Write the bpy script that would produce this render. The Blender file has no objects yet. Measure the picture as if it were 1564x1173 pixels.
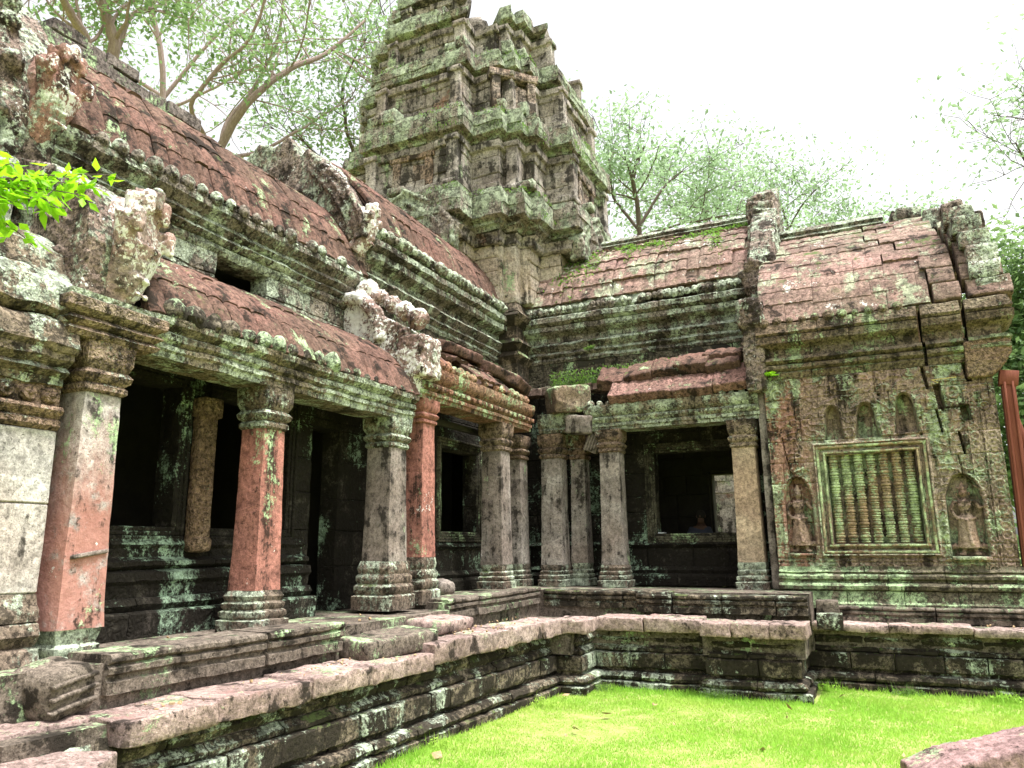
import bpy, math, random
import numpy as np
from mathutils import Vector, Matrix, Euler
R = math.radians
rng = np.random.default_rng(7)
random.seed(7)
scene = bpy.context.scene
C = scene.collection

# ------------------------------------------------------------------ camera
PW, PH, FPX = 1564.0, 1173.0, 1147.4
YAW, PIT, ROLL = R(25.54), R(12.25), R(-0.595)
cam_d = bpy.data.cameras.new('camera'); cam = bpy.data.objects.new('camera', cam_d); C.objects.link(cam)
cam_d.sensor_fit = 'HORIZONTAL'; cam_d.sensor_width = 36.0; cam_d.lens = 36.0*FPX/PW
cam_d.clip_start = 0.05; cam_d.clip_end = 2000
fw = Vector((-math.sin(YAW)*math.cos(PIT), math.cos(YAW)*math.cos(PIT), math.sin(PIT)))
rt = Vector((math.cos(YAW), math.sin(YAW), 0)); up = rt.cross(fw)
r2 = rt*math.cos(ROLL)+up*math.sin(ROLL); u2 = -rt*math.sin(ROLL)+up*math.cos(ROLL)
m = Matrix((( r2.x, u2.x, -fw.x), (r2.y, u2.y, -fw.y), (r2.z, u2.z, -fw.z)))
cam.matrix_world = Matrix.Translation((0, 0, 2.0)) @ m.to_4x4()
scene.camera = cam

# ------------------------------------------------------------------ world, sun, exposure
SUN_EL, SUN_AZ = R(71), R(98)          # azimuth measured from +Y towards +X
world = bpy.data.worlds.new('World'); scene.world = world; world.use_nodes = True
wn = world.node_tree; wn.nodes.clear()
wo = wn.nodes.new('ShaderNodeOutputWorld'); wb = wn.nodes.new('ShaderNodeBackground')
sky = wn.nodes.new('ShaderNodeTexSky'); sky.sky_type = 'NISHITA'; sky.sun_disc = False
sky.sun_elevation = SUN_EL; sky.sun_rotation = SUN_AZ; sky.dust_density = 4.0; sky.air_density = 1.0
hs = wn.nodes.new('ShaderNodeHueSaturation'); hs.inputs['Saturation'].default_value = 0.12; hs.inputs['Value'].default_value = 1.0
wn.links.new(sky.outputs[0], hs.inputs['Color']); wn.links.new(hs.outputs[0], wb.inputs['Color'])
wb.inputs['Strength'].default_value = 0.15
wn.links.new(wb.outputs[0], wo.inputs['Surface'])
sd = bpy.data.lights.new('sun', 'SUN'); sun = bpy.data.objects.new('sun', sd); C.objects.link(sun)
sd.energy = 2.9; sd.angle = R(12); sd.color = (1.0, 0.98, 0.95)
sdir = Vector((math.sin(SUN_AZ)*math.cos(SUN_EL), math.cos(SUN_AZ)*math.cos(SUN_EL), math.sin(SUN_EL)))
sun.rotation_euler = sdir.to_track_quat('Z', 'Y').to_euler()
scene.view_settings.view_transform = 'Standard'; scene.view_settings.look = 'None'
scene.view_settings.exposure = 1.4; scene.view_settings.gamma = 1.0

# ------------------------------------------------------------------ noise
def _h(i, j, k, s):
    n = (i*374761393 + j*668265263 + k*2147483647 + s*974634777) & 0xffffffff
    n = ((n ^ (n >> 13))*1274126177) & 0xffffffff
    n = ((n ^ (n >> 16))*2246822519) & 0xffffffff
    return ((n ^ (n >> 15)) & 0xffffff)/float(0xffffff)
def vnoise(P, s=0):
    P = np.asarray(P, float); I = np.floor(P).astype(np.int64); f = P-I; f = f*f*(3-2*f)
    i, j, k = I[..., 0], I[..., 1], I[..., 2]; x, y, z = f[..., 0], f[..., 1], f[..., 2]
    def H(a, b, c): return _h(i+a, j+b, k+c, s)
    a = H(0,0,0)*(1-x)+H(1,0,0)*x; b = H(0,1,0)*(1-x)+H(1,1,0)*x
    c = H(0,0,1)*(1-x)+H(1,0,1)*x; d = H(0,1,1)*(1-x)+H(1,1,1)*x
    return ((a*(1-y)+b*y)*(1-z)+(c*(1-y)+d*y)*z)*2-1
def fbm(P, f=1.0, o=3, s=0):
    r = 0; a = 1.0; t = 0
    for i in range(o):
        r = r+a*vnoise(np.asarray(P)*f+13.7*i, s+i); t += a; a *= .55; f *= 2.1
    return r/t
def rough(V, amp, f=5.0, s=3, o=3):
    V = np.asarray(V, float)
    return V+amp*np.stack([fbm(V, f, o, s), fbm(V, f, o, s+11), fbm(V, f, o, s+23)], -1)

# ------------------------------------------------------------------ geometry collector
class Geo:
    def __init__(self): self.V = []; self.F = []; self.n = 0
    def add(self, V, F):
        V = np.asarray(V, float).reshape(-1, 3); self.V.append(V); o = self.n
        self.F.extend([tuple(int(i)+o for i in f) for f in F]); self.n += len(V)
    def grid(self, P, closed=False, flip=False):
        n, mm = P.shape[:2]; F = []
        for i in range(n-1):
            for j in range(mm if closed else mm-1):
                k = (j+1) % mm
                q = (i*mm+j, i*mm+k, (i+1)*mm+k, (i+1)*mm+j)
                F.append(q[::-1] if flip else q)
        self.add(P, F)
    def verts(self): return np.concatenate(self.V) if self.V else np.zeros((0, 3))

def bigrid(P, flip=False):
    n, mm = P.shape[:2]
    idx = np.arange(n*mm).reshape(n, mm)
    q = np.stack([idx[:-1, :-1], idx[:-1, 1:], idx[1:, 1:], idx[1:, :-1]], -1).reshape(-1, 4)
    return P.reshape(-1, 3), (q[:, ::-1] if flip else q)

def stone(g, c, size, rot=(0, 0, 0), r=.02, cell=.09):
    h = np.array(size, float)/2; r = min(r, h.min()*.9)
    N = [max(2, int(round(s/cell))) for s in size]
    M = np.array(Euler(rot).to_matrix()); c = np.array(c, float)
    for ax in range(3):
        a1, a2 = (ax+1) % 3, (ax+2) % 3
        def lin(a):
            q = np.linspace(-h[a], h[a], N[a]+1)
            return np.concatenate([[q[0]], [q[0]+r*.5], q[1:-1], [q[-1]-r*.5], [q[-1]]])
        u = lin(a1); v = lin(a2)
        for sg in (-1, 1):
            P = np.zeros((len(u), len(v), 3)); P[..., a1] = u[:, None]; P[..., a2] = v[None]; P[..., ax] = sg*h[ax]
            q = np.clip(P, -(h-r), h-r); d = P-q; L = np.linalg.norm(d, axis=-1, keepdims=True)
            P = q+d/np.maximum(L, 1e-9)*np.minimum(L, r)
            V, F = bigrid(P, flip=(sg > 0) == False)
            g.add(V@M.T+c, F)

def resamp(prof, step):
    out = [np.array(prof[0], float)]
    for a, b in zip(prof[:-1], prof[1:]):
        a = np.array(a, float); b = np.array(b, float); k = max(1, int(math.ceil(np.linalg.norm(b-a)/step)))
        for i in range(1, k+1): out.append(a+(b-a)*i/k)
    return np.array(out)

def course(g, path, prof, closed=False, blk=.7, gap=.008, jit=.008, step=.09, back=-.25, zj=0.0, skip=0.0, keep=None, tilt=0.0):
    """moulded masonry course along a plan path; outward is to the right of travel"""
    pts = [np.array(p, float) for p in path]
    if closed: pts.append(pts[0])
    ns = len(pts)-1
    D = [(pts[i+1]-pts[i])/np.linalg.norm(pts[i+1]-pts[i]) for i in range(ns)]
    pr = resamp(prof, .06)
    ring = np.concatenate([pr, [[back, prof[-1][1]], [back, prof[0][1]]]])
    bev = np.ones(len(ring)); bev[-2:] = 0
    def tan_between(i, j):     # mitre tangent shift along own direction
        n1 = np.array([D[i][1], -D[i][0]]); n2 = np.array([D[j][1], -D[j][0]])
        mv = (n1+n2)/(1+n1@n2+1e-6); return mv
    for i in range(ns):
        a, b, d = pts[i], pts[i+1], D[i]; n = np.array([d[1], -d[0]]); L = np.linalg.norm(b-a)
        t0 = t1 = 0.0
        if i > 0 or closed: t0 = tan_between((i-1) % ns, i)@d
        if i < ns-1 or closed: t1 = tan_between(i, (i+1) % ns)@d
        nb = max(1, int(round(L/(blk*rng.uniform(.85, 1.15)))))
        cuts = np.linspace(0, L, nb+1)
        if nb > 1: cuts[1:-1] += rng.uniform(-.22, .22, nb-1)*L/nb
        for k in range(nb):
            s0, s1 = cuts[k], cuts[k+1]
            mid = a+d*(s0+s1)/2
            if skip and rng.random() < skip: continue
            if keep is not None and not keep(mid[0], mid[1], prof[0][1]): continue
            if k > 0: s0 += gap/2
            if k < nb-1: s1 -= gap/2
            ln = s1-s0; m_ = max(1, int(math.ceil(ln/step)))
            S = np.linspace(0, 1, m_+1); e = min(.02/ln, .2)
            S = np.concatenate([[0, e], S[1:-1], [1-e, 1]])
            off = rng.uniform(-jit, jit); dz = rng.uniform(-zj, zj); ti = rng.uniform(-tilt, tilt); tw = rng.uniform(-tilt, tilt)
            P = np.zeros((len(S), len(ring), 3))
            for q, u in enumerate(S):
                edge = (q == 0 and not (k == 0 and t0)) or (q == len(S)-1 and not (k == nb-1 and t1))
                dd = ring[:, 0]+off-(.014*bev if edge else 0)+tw*(u-.5)
                sh = dd*((t0*(1-u) if k == 0 else 0)+(t1*u if k == nb-1 else 0))
                s = s0+ln*u
                P[q, :, 0] = a[0]+d[0]*(s+sh)+n[0]*dd
                P[q, :, 1] = a[1]+d[1]*(s+sh)+n[1]*dd
                P[q, :, 2] = ring[:, 1]+dz+ti*(u-.5)
            g.grid(P, closed=True, flip=True)
            m2 = len(ring); o = g.n-len(S)*m2
            g.F.append(tuple(range(o, o+m2))); g.F.append(tuple(range(g.n-1, g.n-m2-1, -1)))

def plain(z0, z1, d=0.0, b=.012): return [(d-b, z0+.002), (d, z0+b), (d, z1-b), (d-b, z1-.002)]
def wall_courses(g, path, z0, z1, ch=.3, d=0, **k):
    n = max(1, int(round((z1-z0)/ch))); zs = np.linspace(z0, z1, n+1)
    if n > 1: zs[1:-1] += rng.uniform(-.15, .15, n-1)*ch
    for a, b in zip(zs[:-1], zs[1:]): course(g, path, plain(a, b, d), **k)

def sqcol(g, cx, cy, prof, hy=None, cr=.12, nper=5, tw=0.0, lean=(0, 0)):
    """square column: prof = (half size, z); hy scales depth"""
    t = np.linspace(-1, 1, nper+1)[:-1]
    sq = [(x, -1) for x in t]+[(1, x) for x in t]+[(-x, 1) for x in t]+[(-1, -x) for x in t]
    sq = np.array(sq); ln = np.maximum(np.abs(sq).max(1), 1e-6)
    corner = (np.abs(sq).min(1) > .99); sq = sq*np.where(corner, 1-.045, 1.0)[:, None]
    pr = resamp(prof, .07); P = np.zeros((len(pr), len(sq), 3)); z0 = pr[0][1]
    for i, (r, z) in enumerate(pr):
        P[i, :, 0] = cx+sq[:, 0]*r+lean[0]*(z-z0); P[i, :, 1] = cy+sq[:, 1]*r*(hy or 1)+lean[1]*(z-z0); P[i, :, 2] = z
    g.grid(P, closed=True)
    m2 = len(sq); o = g.n-len(pr)*m2
    g.F.append(tuple(range(o+m2-1, o-1, -1))); g.F.append(tuple(range(g.n-m2, g.n)))

def tube(g, pts, rad, n=8):
    pts = np.array(pts, float); k = len(pts); rad = np.broadcast_to(np.array(rad, float), (k,))
    T = np.gradient(pts, axis=0); T /= np.linalg.norm(T, axis=1, keepdims=True)+1e-9
    ref = np.array([0, 0, 1.0]) if abs(T[0][2]) < .9 else np.array([1.0, 0, 0])
    P = np.zeros((k, n, 3)); a = np.linspace(0, 2*math.pi, n, endpoint=False)
    for i in range(k):
        u = np.cross(T[i], ref); u /= np.linalg.norm(u)+1e-9; v = np.cross(T[i], u); ref = np.cross(u, T[i])
        P[i] = pts[i]+rad[i]*(np.cos(a)[:, None]*u+np.sin(a)[:, None]*v)
    g.grid(P, closed=True); o = g.n-k*n
    g.F.append(tuple(range(o, o+n))[::-1]); g.F.append(tuple(range(g.n-n, g.n)))
def ball(g, c, r, nu=12, nv=8, rot=None):
    r = np.broadcast_to(np.array(r, float), (3,)); a = np.linspace(0, 2*math.pi, nu, endpoint=False); b = np.linspace(-math.pi/2, math.pi/2, nv+1)
    b[0] += .05; b[-1] -= .05
    P = np.stack([np.cos(b)[:, None]*np.cos(a)[None]*r[0], np.cos(b)[:, None]*np.sin(a)[None]*r[1], np.repeat(np.sin(b)[:, None], nu, 1)*r[2]], -1)
    if rot is not None: P = P@np.array(Euler(rot).to_matrix()).T
    g.grid(P+np.array(c), closed=True); o = g.n-nu*(nv+1)
    g.F.append(tuple(range(o, o+nu))[::-1]); g.F.append(tuple(range(g.n-nu, g.n)))
def prism(g, poly, org, ux, th):
    """vertical outline (u, z) extruded along the normal; ux = 2D plan direction of u"""
    ux = np.array([ux[0], ux[1], 0.]); nn = np.array([ux[1], -ux[0], 0.]); org = np.array(org, float)
    A = [org+ux*u+np.array([0, 0, z])+nn*th/2 for u, z in poly]; B = [p-nn*th for p in A]; n = len(A)
    g.add(A+B, [tuple(range(n)), tuple(range(2*n-1, n-1, -1))]+[(i, i+n, (i+1) % n+n, (i+1) % n) for i in range(n)])

def tile_roof(g, a, b, curve, crs=.33, pitch=.2, rib=.032, lip=.035, off=.012, wide=(2, 4), keep=None, gapf=None, seed=0, cell=6, tiles=True, back=True):
    """stone roof carved as rows of tiles; a->b plan line, outward to the right, curve = (d, z) eave to ridge"""
    rr = np.random.default_rng(seed)
    a = np.array(a, float); b = np.array(b, float); L = np.linalg.norm(b-a); d = (b-a)/L; n = np.array([d[1], -d[0]])
    cv = np.array(curve, float)
    tt = np.concatenate([[0], np.cumsum(np.linalg.norm(np.diff(cv, axis=0), axis=1))])
    T = tt[-1]; fine = np.linspace(0, T, 60)
    k = np.ones(7)/7
    cx = np.interp(fine, tt, cv[:, 0]); cz = np.interp(fine, tt, cv[:, 1])
    cxs = np.convolve(np.pad(cx, 3, 'edge'), k, 'valid'); czs = np.convolve(np.pad(cz, 3, 'edge'), k, 'valid')
    cxs[0], czs[0], cxs[-1], czs[-1] = cx[0], cz[0], cx[-1], cz[-1]
    tx = np.gradient(cxs); tz = np.gradient(czs); tl = np.hypot(tx, tz); nx, nz = tz/tl, -tx/tl
    if nz.mean() < 0: nx, nz = -nx, -nz
    nc = max(1, int(round(T/crs))); et = np.linspace(0, T, nc+1)
    for c in range(nc):
        s = 0.0 if c % 2 == 0 else -pitch*rr.integers(1, 3)
        while s < L:
            w = pitch*rr.integers(wide[0], wide[1]+1); s0, s1 = max(0, s), min(L, s+w); s += w
            if s1-s0 < .06: continue
            if keep is not None and not keep((s0+s1)/2, (et[c]+et[c+1])/2): continue
            of = rr.uniform(-off, off); sl = rr.uniform(-.01, .01); dt = rr.uniform(-.05, .05)*(crs/.4) if c else 0
            gp = .004
            if gapf is not None:
                of2, gp2, sh = gapf((s0+s1)/2, c); of += of2; gp = gp2
            ns = max(3, int((s1-s0)/pitch*cell)+1)
            S = np.concatenate([[s0+gp], np.linspace(s0+gp, s1-gp, ns), [s1-gp]])
            Tn = np.concatenate([[et[c]+dt], np.linspace(et[c]+dt, et[c+1]+.02, 5), [et[c+1]+.02]])
            SS, TT = np.meshgrid(S, Tn, indexing='ij')
            v = (TT-et[c])/(et[c+1]-et[c]); ph = (SS/pitch+(.0)) % 1.0
            x = (ph-.5)*2
            h = (rib*(1-np.abs(x)**5) if tiles else 0)+lip*(1-v)+of+sl*(SS-s0)/(s1-s0)
            if tiles: h = h+.010*np.clip(1-np.abs(v-.12)*7, 0, 1)*(np.abs(x) < .75)
            sk = np.zeros_like(h); sk[0] = 1; sk[-1] = 1; sk[:, 0] = 1; sk[:, -1] = 1
            h = np.where(sk > 0, h-.06, h)
            X = np.interp(TT, fine, cxs)+np.interp(TT, fine, nx)*h; Z = np.interp(TT, fine, czs)+np.interp(TT, fine, nz)*h
            P = np.stack([a[0]+d[0]*SS+n[0]*X, a[1]+d[1]*SS+n[1]*X, Z], -1)
            V, F = bigrid(P, flip=False); g.add(V, F)
    if back:  # backing sheet added under the tiles to block light
        S = np.linspace(0, L, 3); SS, TT = np.meshgrid(S, fine[::6], indexing='ij')
        if keep is None:
            X = np.interp(TT, fine, cxs)-np.interp(TT, fine, nx)*.07; Z = np.interp(TT, fine, czs)-np.interp(TT, fine, nz)*.07
            V, F = bigrid(np.stack([a[0]+d[0]*SS+n[0]*X, a[1]+d[1]*SS+n[1]*X, Z], -1)); g.add(V, F)

# ------------------------------------------------------------------ objects
LOC = {}
def thing(name, label, cat, loc, group=None):
    o = bpy.data.objects.new(name, None); C.objects.link(o); o.location = loc; o.empty_display_size = .3
    o['label'] = label; o['category'] = cat
    if group: o['group'] = group
    LOC[o.name] = np.array(loc, float); return o
def mesh_of(name, g, mat, shift, smooth=True, ang=38):
    me = bpy.data.meshes.new(name); V = g.verts()-shift
    me.from_pydata(V.tolist(), [], g.F); me.materials.append(mat)
    if smooth:
        me.polygons.foreach_set('use_smooth', [True]*len(me.polygons))
        me.set_sharp_from_angle(angle=R(ang))
    me.update(); return me
def part(name, g, mat, parent, amp=0.0, f=5.0, label=None, sculpt=0, disp=.02, dscale=.12, **k):
    if amp: V = rough(g.verts(), amp, f); g.V = [V]
    shift = LOC[parent.name]
    o = bpy.data.objects.new(name, mesh_of(name, g, mat, shift, **k)); C.objects.link(o); o.parent = parent
    LOC[o.name] = shift
    if label: o['label'] = label
    if sculpt: carve(o, sculpt, disp, dscale)
    return o
def single(name, g, mat, label, cat, amp=0.0, f=5.0, group=None, kind=None, sculpt=0, disp=.02, dscale=.12, **k):
    V = g.verts()
    if amp: V = rough(V, amp, f); g.V = [V]
    lo, hi = V.min(0), V.max(0); c = np.array([(lo[0]+hi[0])/2, (lo[1]+hi[1])/2, lo[2]])
    o = bpy.data.objects.new(name, mesh_of(name, g, mat, c, **k)); C.objects.link(o); o.location = c; LOC[o.name] = c
    if kind: o['kind'] = kind
    if label: o['label'] = label
    if cat: o['category'] = cat
    if group: o['group'] = group
    if sculpt: carve(o, sculpt, disp, dscale)
    return o
_tx = {}
def tex(s):
    if s not in _tx:
        t = bpy.data.textures.new('clouds', 'CLOUDS'); t.noise_scale = s; t.noise_depth = 4; _tx[s] = t
    return _tx[s]
def carve(o, vox, disp, dscale):
    r = o.modifiers.new('remesh', 'REMESH'); r.mode = 'VOXEL'; r.voxel_size = vox; r.use_smooth_shade = True
    d = o.modifiers.new('displace', 'DISPLACE'); d.texture = tex(dscale); d.strength = disp*1.3; d.mid_level = .5; d.texture_coords = 'LOCAL'
    e = o.modifiers.new('displace_fine', 'DISPLACE'); e.texture = tex(dscale*.3); e.strength = disp*1.5; e.mid_level = .5; e.texture_coords = 'LOCAL'

# ------------------------------------------------------------------ materials
class NT:
    def __init__(self, name):
        self.m = bpy.data.materials.new(name); self.m.use_nodes = True; self.t = self.m.node_tree; self.t.nodes.clear()
    def n(self, typ, out=0, props=None, **inp):
        nd = self.t.nodes.new(typ)
        for k, v in (props or {}).items(): setattr(nd, k, v)
        for k, v in inp.items():
            key = int(k[1:]) if k[0] == '_' and k[1:].isdigit() else k.replace('_', ' ')
            s = nd.inputs[key]
            if isinstance(v, bpy.types.NodeSocket): self.t.links.new(v, s)
            else: s.default_value = v
        return nd.outputs[out]
    def math(self, op, a, b=0.0, clamp=False): return self.n('ShaderNodeMath', 0, dict(operation=op, use_clamp=clamp), _0=a, _1=b)
    def mix(self, f, a, b, mode='MIX'): 
        nd = self.t.nodes.new('ShaderNodeMixRGB'); nd.blend_type = mode
        for i, v in enumerate((f, a, b)):
            if isinstance(v, bpy.types.NodeSocket): self.t.links.new(v, nd.inputs[i])
            else: nd.inputs[i].default_value = v if i == 0 else (tuple(v)+(1,) if len(v) == 3 else v)
        return nd.outputs[0]
    def ramp(self, v, lo, hi):
        return self.n('ShaderNodeMapRange', 0, dict(interpolation_type='SMOOTHSTEP'), Value=v, **{'_1': lo, '_2': hi, '_3': 0.0, '_4': 1.0})
    def noise(self, vec, scale, detail=4, rough=.6, dist=0.0): return self.n('ShaderNodeTexNoise', 0, Vector=vec, Scale=scale, Detail=detail, Roughness=rough, Distortion=dist)
    def scaled(self, vec, s, off=(0, 0, 0)):
        return self.n('ShaderNodeMapping', 0, Vector=vec, Scale=s, Location=off)
    def out(self, col, bump=None, rough=.9, spec=.15, dist=.02, strength=1.0, trans=None):
        kw = dict(Base_Color=col, Roughness=rough)
        b = self.n('ShaderNodeBsdfPrincipled', 0, **kw); nd = b.node; nd.inputs['Specular IOR Level'].default_value = spec
        if bump is not None:
            bn = self.n('ShaderNodeBump', 0, Height=bump, Distance=dist, Strength=strength); self.t.links.new(bn, nd.inputs['Normal'])
        sh = b
        if trans is not None:
            tr = self.n('ShaderNodeBsdfTranslucent', 0, Color=trans)
            sh = self.n('ShaderNodeMixShader', 0, _0=.45, _1=b, _2=tr)
        self.n('ShaderNodeOutputMaterial', 0) if False else None
        o = self.t.nodes.new('ShaderNodeOutputMaterial'); self.t.links.new(sh, o.inputs['Surface'])
        return self.m

_seed = [0]
def stone_mat(name, base, base2, dark=.35, lich=.3, white=.05, red=0.0, moss=.3, lc=(.30, .40, .22), redc=(.33, .10, .06), carve=0.0, cs=9.0, fine=1.0, streak=.5, darkc=(.014, .012, .009), bs=1.0, zred=None, xred=None, grit=1.0):
    """weathered sandstone: dark staining, pale green lichen, white crust, moss on upward faces"""
    t = NT(name); _seed[0] += 1; s = _seed[0]*3.7
    geo = t.t.nodes.new('ShaderNodeNewGeometry'); pos0 = geo.outputs['Position']; nrm = geo.outputs['Normal']
    pos = t.n('ShaderNodeVectorMath', 0, dict(operation='ADD'), _0=pos0, _1=(s, s*.7, s*.3))
    big = t.noise(pos, .9, 4, .6); mid = t.noise(pos, 3.1, 7, .68, .3); fin = t.noise(pos, 16, 6, .7); grain = t.noise(pos, 85, 3, .7)
    st = t.noise(t.scaled(pos, (5.5, 5.5, .55)), 1.0, 6, .65)
    col = t.mix(t.ramp(big, .35, .65), base, base2)
    vb = t.n('ShaderNodeTexVoronoi', 2 if False else 1, dict(feature='F1'), Vector=t.scaled(pos, (1.3, 1.3, 2.9)), Scale=1.0)
    sv = t.t.nodes.new('ShaderNodeSeparateXYZ'); t.t.links.new(vb, sv.inputs[0])
    col = t.mix(t.math('MULTIPLY', sv.outputs[1], .6), col, base2)
    col = t.mix(1.0, col, t.mix(sv.outputs[0], (.78, .77, .76), (1.18, 1.17, 1.15)), 'MULTIPLY')
    col = t.mix(1.0, col, t.mix(t.ramp(fin, .25, .75), (.40, .40, .39), (1.42, 1.42, 1.42)), 'MULTIPLY')
    pit = t.ramp(t.noise(pos, 38, 5, .75, .4), .36, .42)
    col = t.mix(1.0, col, t.mix(pit, (.32, .32, .31), (1.05, 1.05, 1.05)), 'MULTIPLY')
    col = t.mix(1.0, col, t.mix(t.ramp(grain, .3, .7), (.75, .75, .75), (1.22, 1.22, 1.22)), 'MULTIPLY')
    if red: col = t.mix(t.ramp(t.math('ADD', t.noise(pos, 1.7, 6, .65), t.math('MULTIPLY', fin, .12)), .70-red*.3, .78-red*.3), col, redc)
    if zred:
        pz = t.n('ShaderNodeSeparateXYZ', 2, Vector=pos0)
        zm = t.math('ADD', pz, t.math('MULTIPLY', t.math('SUBTRACT', t.noise(t.scaled(pos, (3, 3, .8)), 1.0, 5, .6), .5), 2.2))
        col = t.mix(t.math('MULTIPLY', t.math('MULTIPLY', t.ramp(zm, zred[1], zred[0]), t.ramp(t.noise(pos, 4.5, 7, .7), .32, .5)), .88), col, t.mix(t.ramp(fin, .3, .7), tuple(c*.8 for c in redc), redc))
    if xred:
        px_ = t.n('ShaderNodeSeparateXYZ', 0, Vector=pos0)
        xm = t.math('ADD', px_, t.math('MULTIPLY', t.math('SUBTRACT', t.noise(pos, 2.2, 5, .65), .5), 1.2))
        col = t.mix(t.math('MULTIPLY', t.ramp(xm, xred[1], xred[0]), .75), col, redc)
    dm = t.math('ADD', t.math('MULTIPLY', mid, 1-streak*.6), t.math('MULTIPLY', st, streak*.6))
    dm = t.math('ADD', dm, t.math('MULTIPLY', t.math('SUBTRACT', fin, .5), .35))
    dmask = t.ramp(dm, .64-dark*.32, .73-dark*.32)
    col = t.mix(t.math('MULTIPLY', dmask, .9), col, darkc)
    nz = t.n('ShaderNodeSeparateXYZ', 2, Vector=nrm)
    l1 = t.noise(t.scaled(pos, (1, 1, .7), (31, 7, 3)), 1.7, 8, .70); l2 = t.noise(pos, 26, 4, .75)
    lm = t.math('ADD', t.math('ADD', l1, t.math('MULTIPLY', t.math('SUBTRACT', l2, .5), .38)), t.math('ADD', t.math('MULTIPLY', nz, .05), t.math('MULTIPLY', t.math('SUBTRACT', st, .5), .3)))
    lmask = t.ramp(lm, .665-lich*.30, .735-lich*.30)
    lcol = t.mix(t.ramp(t.noise(pos, 7, 6, .75), .36, .62), tuple(c*.42 for c in lc), tuple(min(1, c*1.6) for c in lc))
    lcol = t.mix(1.0, lcol, t.mix(t.ramp(grain, .3, .7), (.6, .6, .6), (1.3, 1.3, 1.3)), 'MULTIPLY')
    col = t.mix(t.math('MULTIPLY', lmask, .88), col, lcol)
    gm = t.ramp(t.math('ADD', t.noise(pos, 21, 6, .78), t.math('MULTIPLY', t.math('SUBTRACT', mid, .5), .5)), .40, .50)
    col = t.mix(t.math('MULTIPLY', t.math('SUBTRACT', 1.0, gm), grit*(.62+.25*min(1, dark))), col, darkc)
    if moss:
        mm = t.math('MULTIPLY', t.ramp(nz, .25, .8), t.ramp(t.math('ADD', t.noise(pos, 2.7, 6, .7), t.math('MULTIPLY', t.math('SUBTRACT', fin, .5), .3)), .66-moss*.3, .76-moss*.3))
        col = t.mix(mm, col, t.mix(fin, (.045, .065, .02), (.13, .17, .06)))
    if white:
        w1 = t.noise(t.scaled(pos, (1, 1, 1), (5, 17, 9)), 2.0, 7, .72)
        wm = t.ramp(t.math('ADD', w1, t.math('MULTIPLY', t.math('SUBTRACT', l2, .5), .5)), .80-white*.4, .84-white*.4)
        col = t.mix(t.math('MULTIPLY', wm, .85), col, (.80, .80, .74))
    h = t.math('ADD', t.math('MULTIPLY', fin, .55), t.math('MULTIPLY', grain, .16*fine))
    h = t.math('ADD', h, t.math('MULTIPLY', pit, .12)); h = t.math('ADD', h, t.math('MULTIPLY', mid, 1.3)); h = t.math('ADD', h, t.math('MULTIPLY', lmask, .10))
    if carve:
        vc = t.n('ShaderNodeTexVoronoi', 0, dict(feature='SMOOTH_F1'), Vector=t.n('ShaderNodeVectorMath', 0, dict(operation='ADD'), _0=pos, _1=t.n('ShaderNodeVectorMath', 0, dict(operation='SCALE'), _0=t.n('ShaderNodeTexNoise', 1, Vector=pos, Scale=7.0), Scale=.16)), Scale=cs*1.5)
        rg = t.math('MULTIPLY', t.math('SINE', t.math('MULTIPLY', vc, 13.0)), t.ramp(mid, .3, .6))
        h = t.math('ADD', h, t.math('MULTIPLY', rg, carve))
    return t.out(col, h, .93, .12, .03, .9*bs)

def simple_mat(name, c1, c2, scale=8, rough=.85, bump=.4, spec=.2, trans=None, stretch=(1, 1, 1), c3=None):
    t = NT(name); geo = t.t.nodes.new('ShaderNodeNewGeometry'); pos = t.scaled(geo.outputs['Position'], stretch)
    nz = t.noise(pos, scale, 6, .65); col = t.mix(t.ramp(nz, .3, .7), c1, c2)
    if c3 is not None: col = t.mix(t.ramp(t.noise(pos, scale*.21, 5, .6), .45, .62), col, c3)
    f = t.noise(pos, scale*7, 4, .7); col = t.mix(1.0, col, t.mix(f, (.75, .75, .75), (1.25, 1.25, 1.25)), 'MULTIPLY')
    tr = None
    if trans is not None: tr = t.mix(nz, trans, tuple(min(1, c*1.5) for c in trans))
    return t.out(col, t.math('ADD', nz, t.math('MULTIPLY', f, .4)), rough, spec, .02, bump, trans=tr)

M = {}
LC = (.36, .41, .31)
GREY = (.27, .24, .19); TAN = (.30, .225, .14); BROWN = (.18, .135, .095)
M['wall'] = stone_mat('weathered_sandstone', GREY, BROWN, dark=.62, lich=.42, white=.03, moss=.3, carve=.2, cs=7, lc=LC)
M['podium'] = stone_mat('dark_podium_sandstone', (.30, .255, .19), (.18, .145, .105), dark=.70, lich=.34, white=0.0, moss=.35, streak=.25, lc=LC)
M['slab'] = stone_mat('pink_grey_slab_sandstone', (.42, .325, .295), (.31, .225, .20), dark=.30, lich=.14, white=.12, moss=.0, red=.1, redc=(.28, .17, .15), streak=0, grit=0.35)
M['slabside'] = stone_mat('brown_slab_sandstone', (.235, .195, .16), (.165, .135, .11), dark=.42, lich=.26, white=.01, moss=0, streak=.2, grit=0.6)
M['lintel'] = stone_mat('lichen_green_sandstone', (.29, .25, .19), (.21, .165, .12), dark=.50, lich=.72, white=.2, moss=.3, carve=.2, cs=12, lc=LC)
M['cornice'] = stone_mat('mossy_cornice_sandstone', (.34, .305, .25), (.22, .185, .155), dark=.54, lich=.66, white=.22, moss=.3, carve=.2, cs=10, lc=LC)
M['redroof'] = stone_mat('red_laterite_tiles', (.195, .105, .085), (.145, .092, .070), dark=.42, lich=.12, white=.20, moss=.12, streak=.1, grit=0.6)
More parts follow.
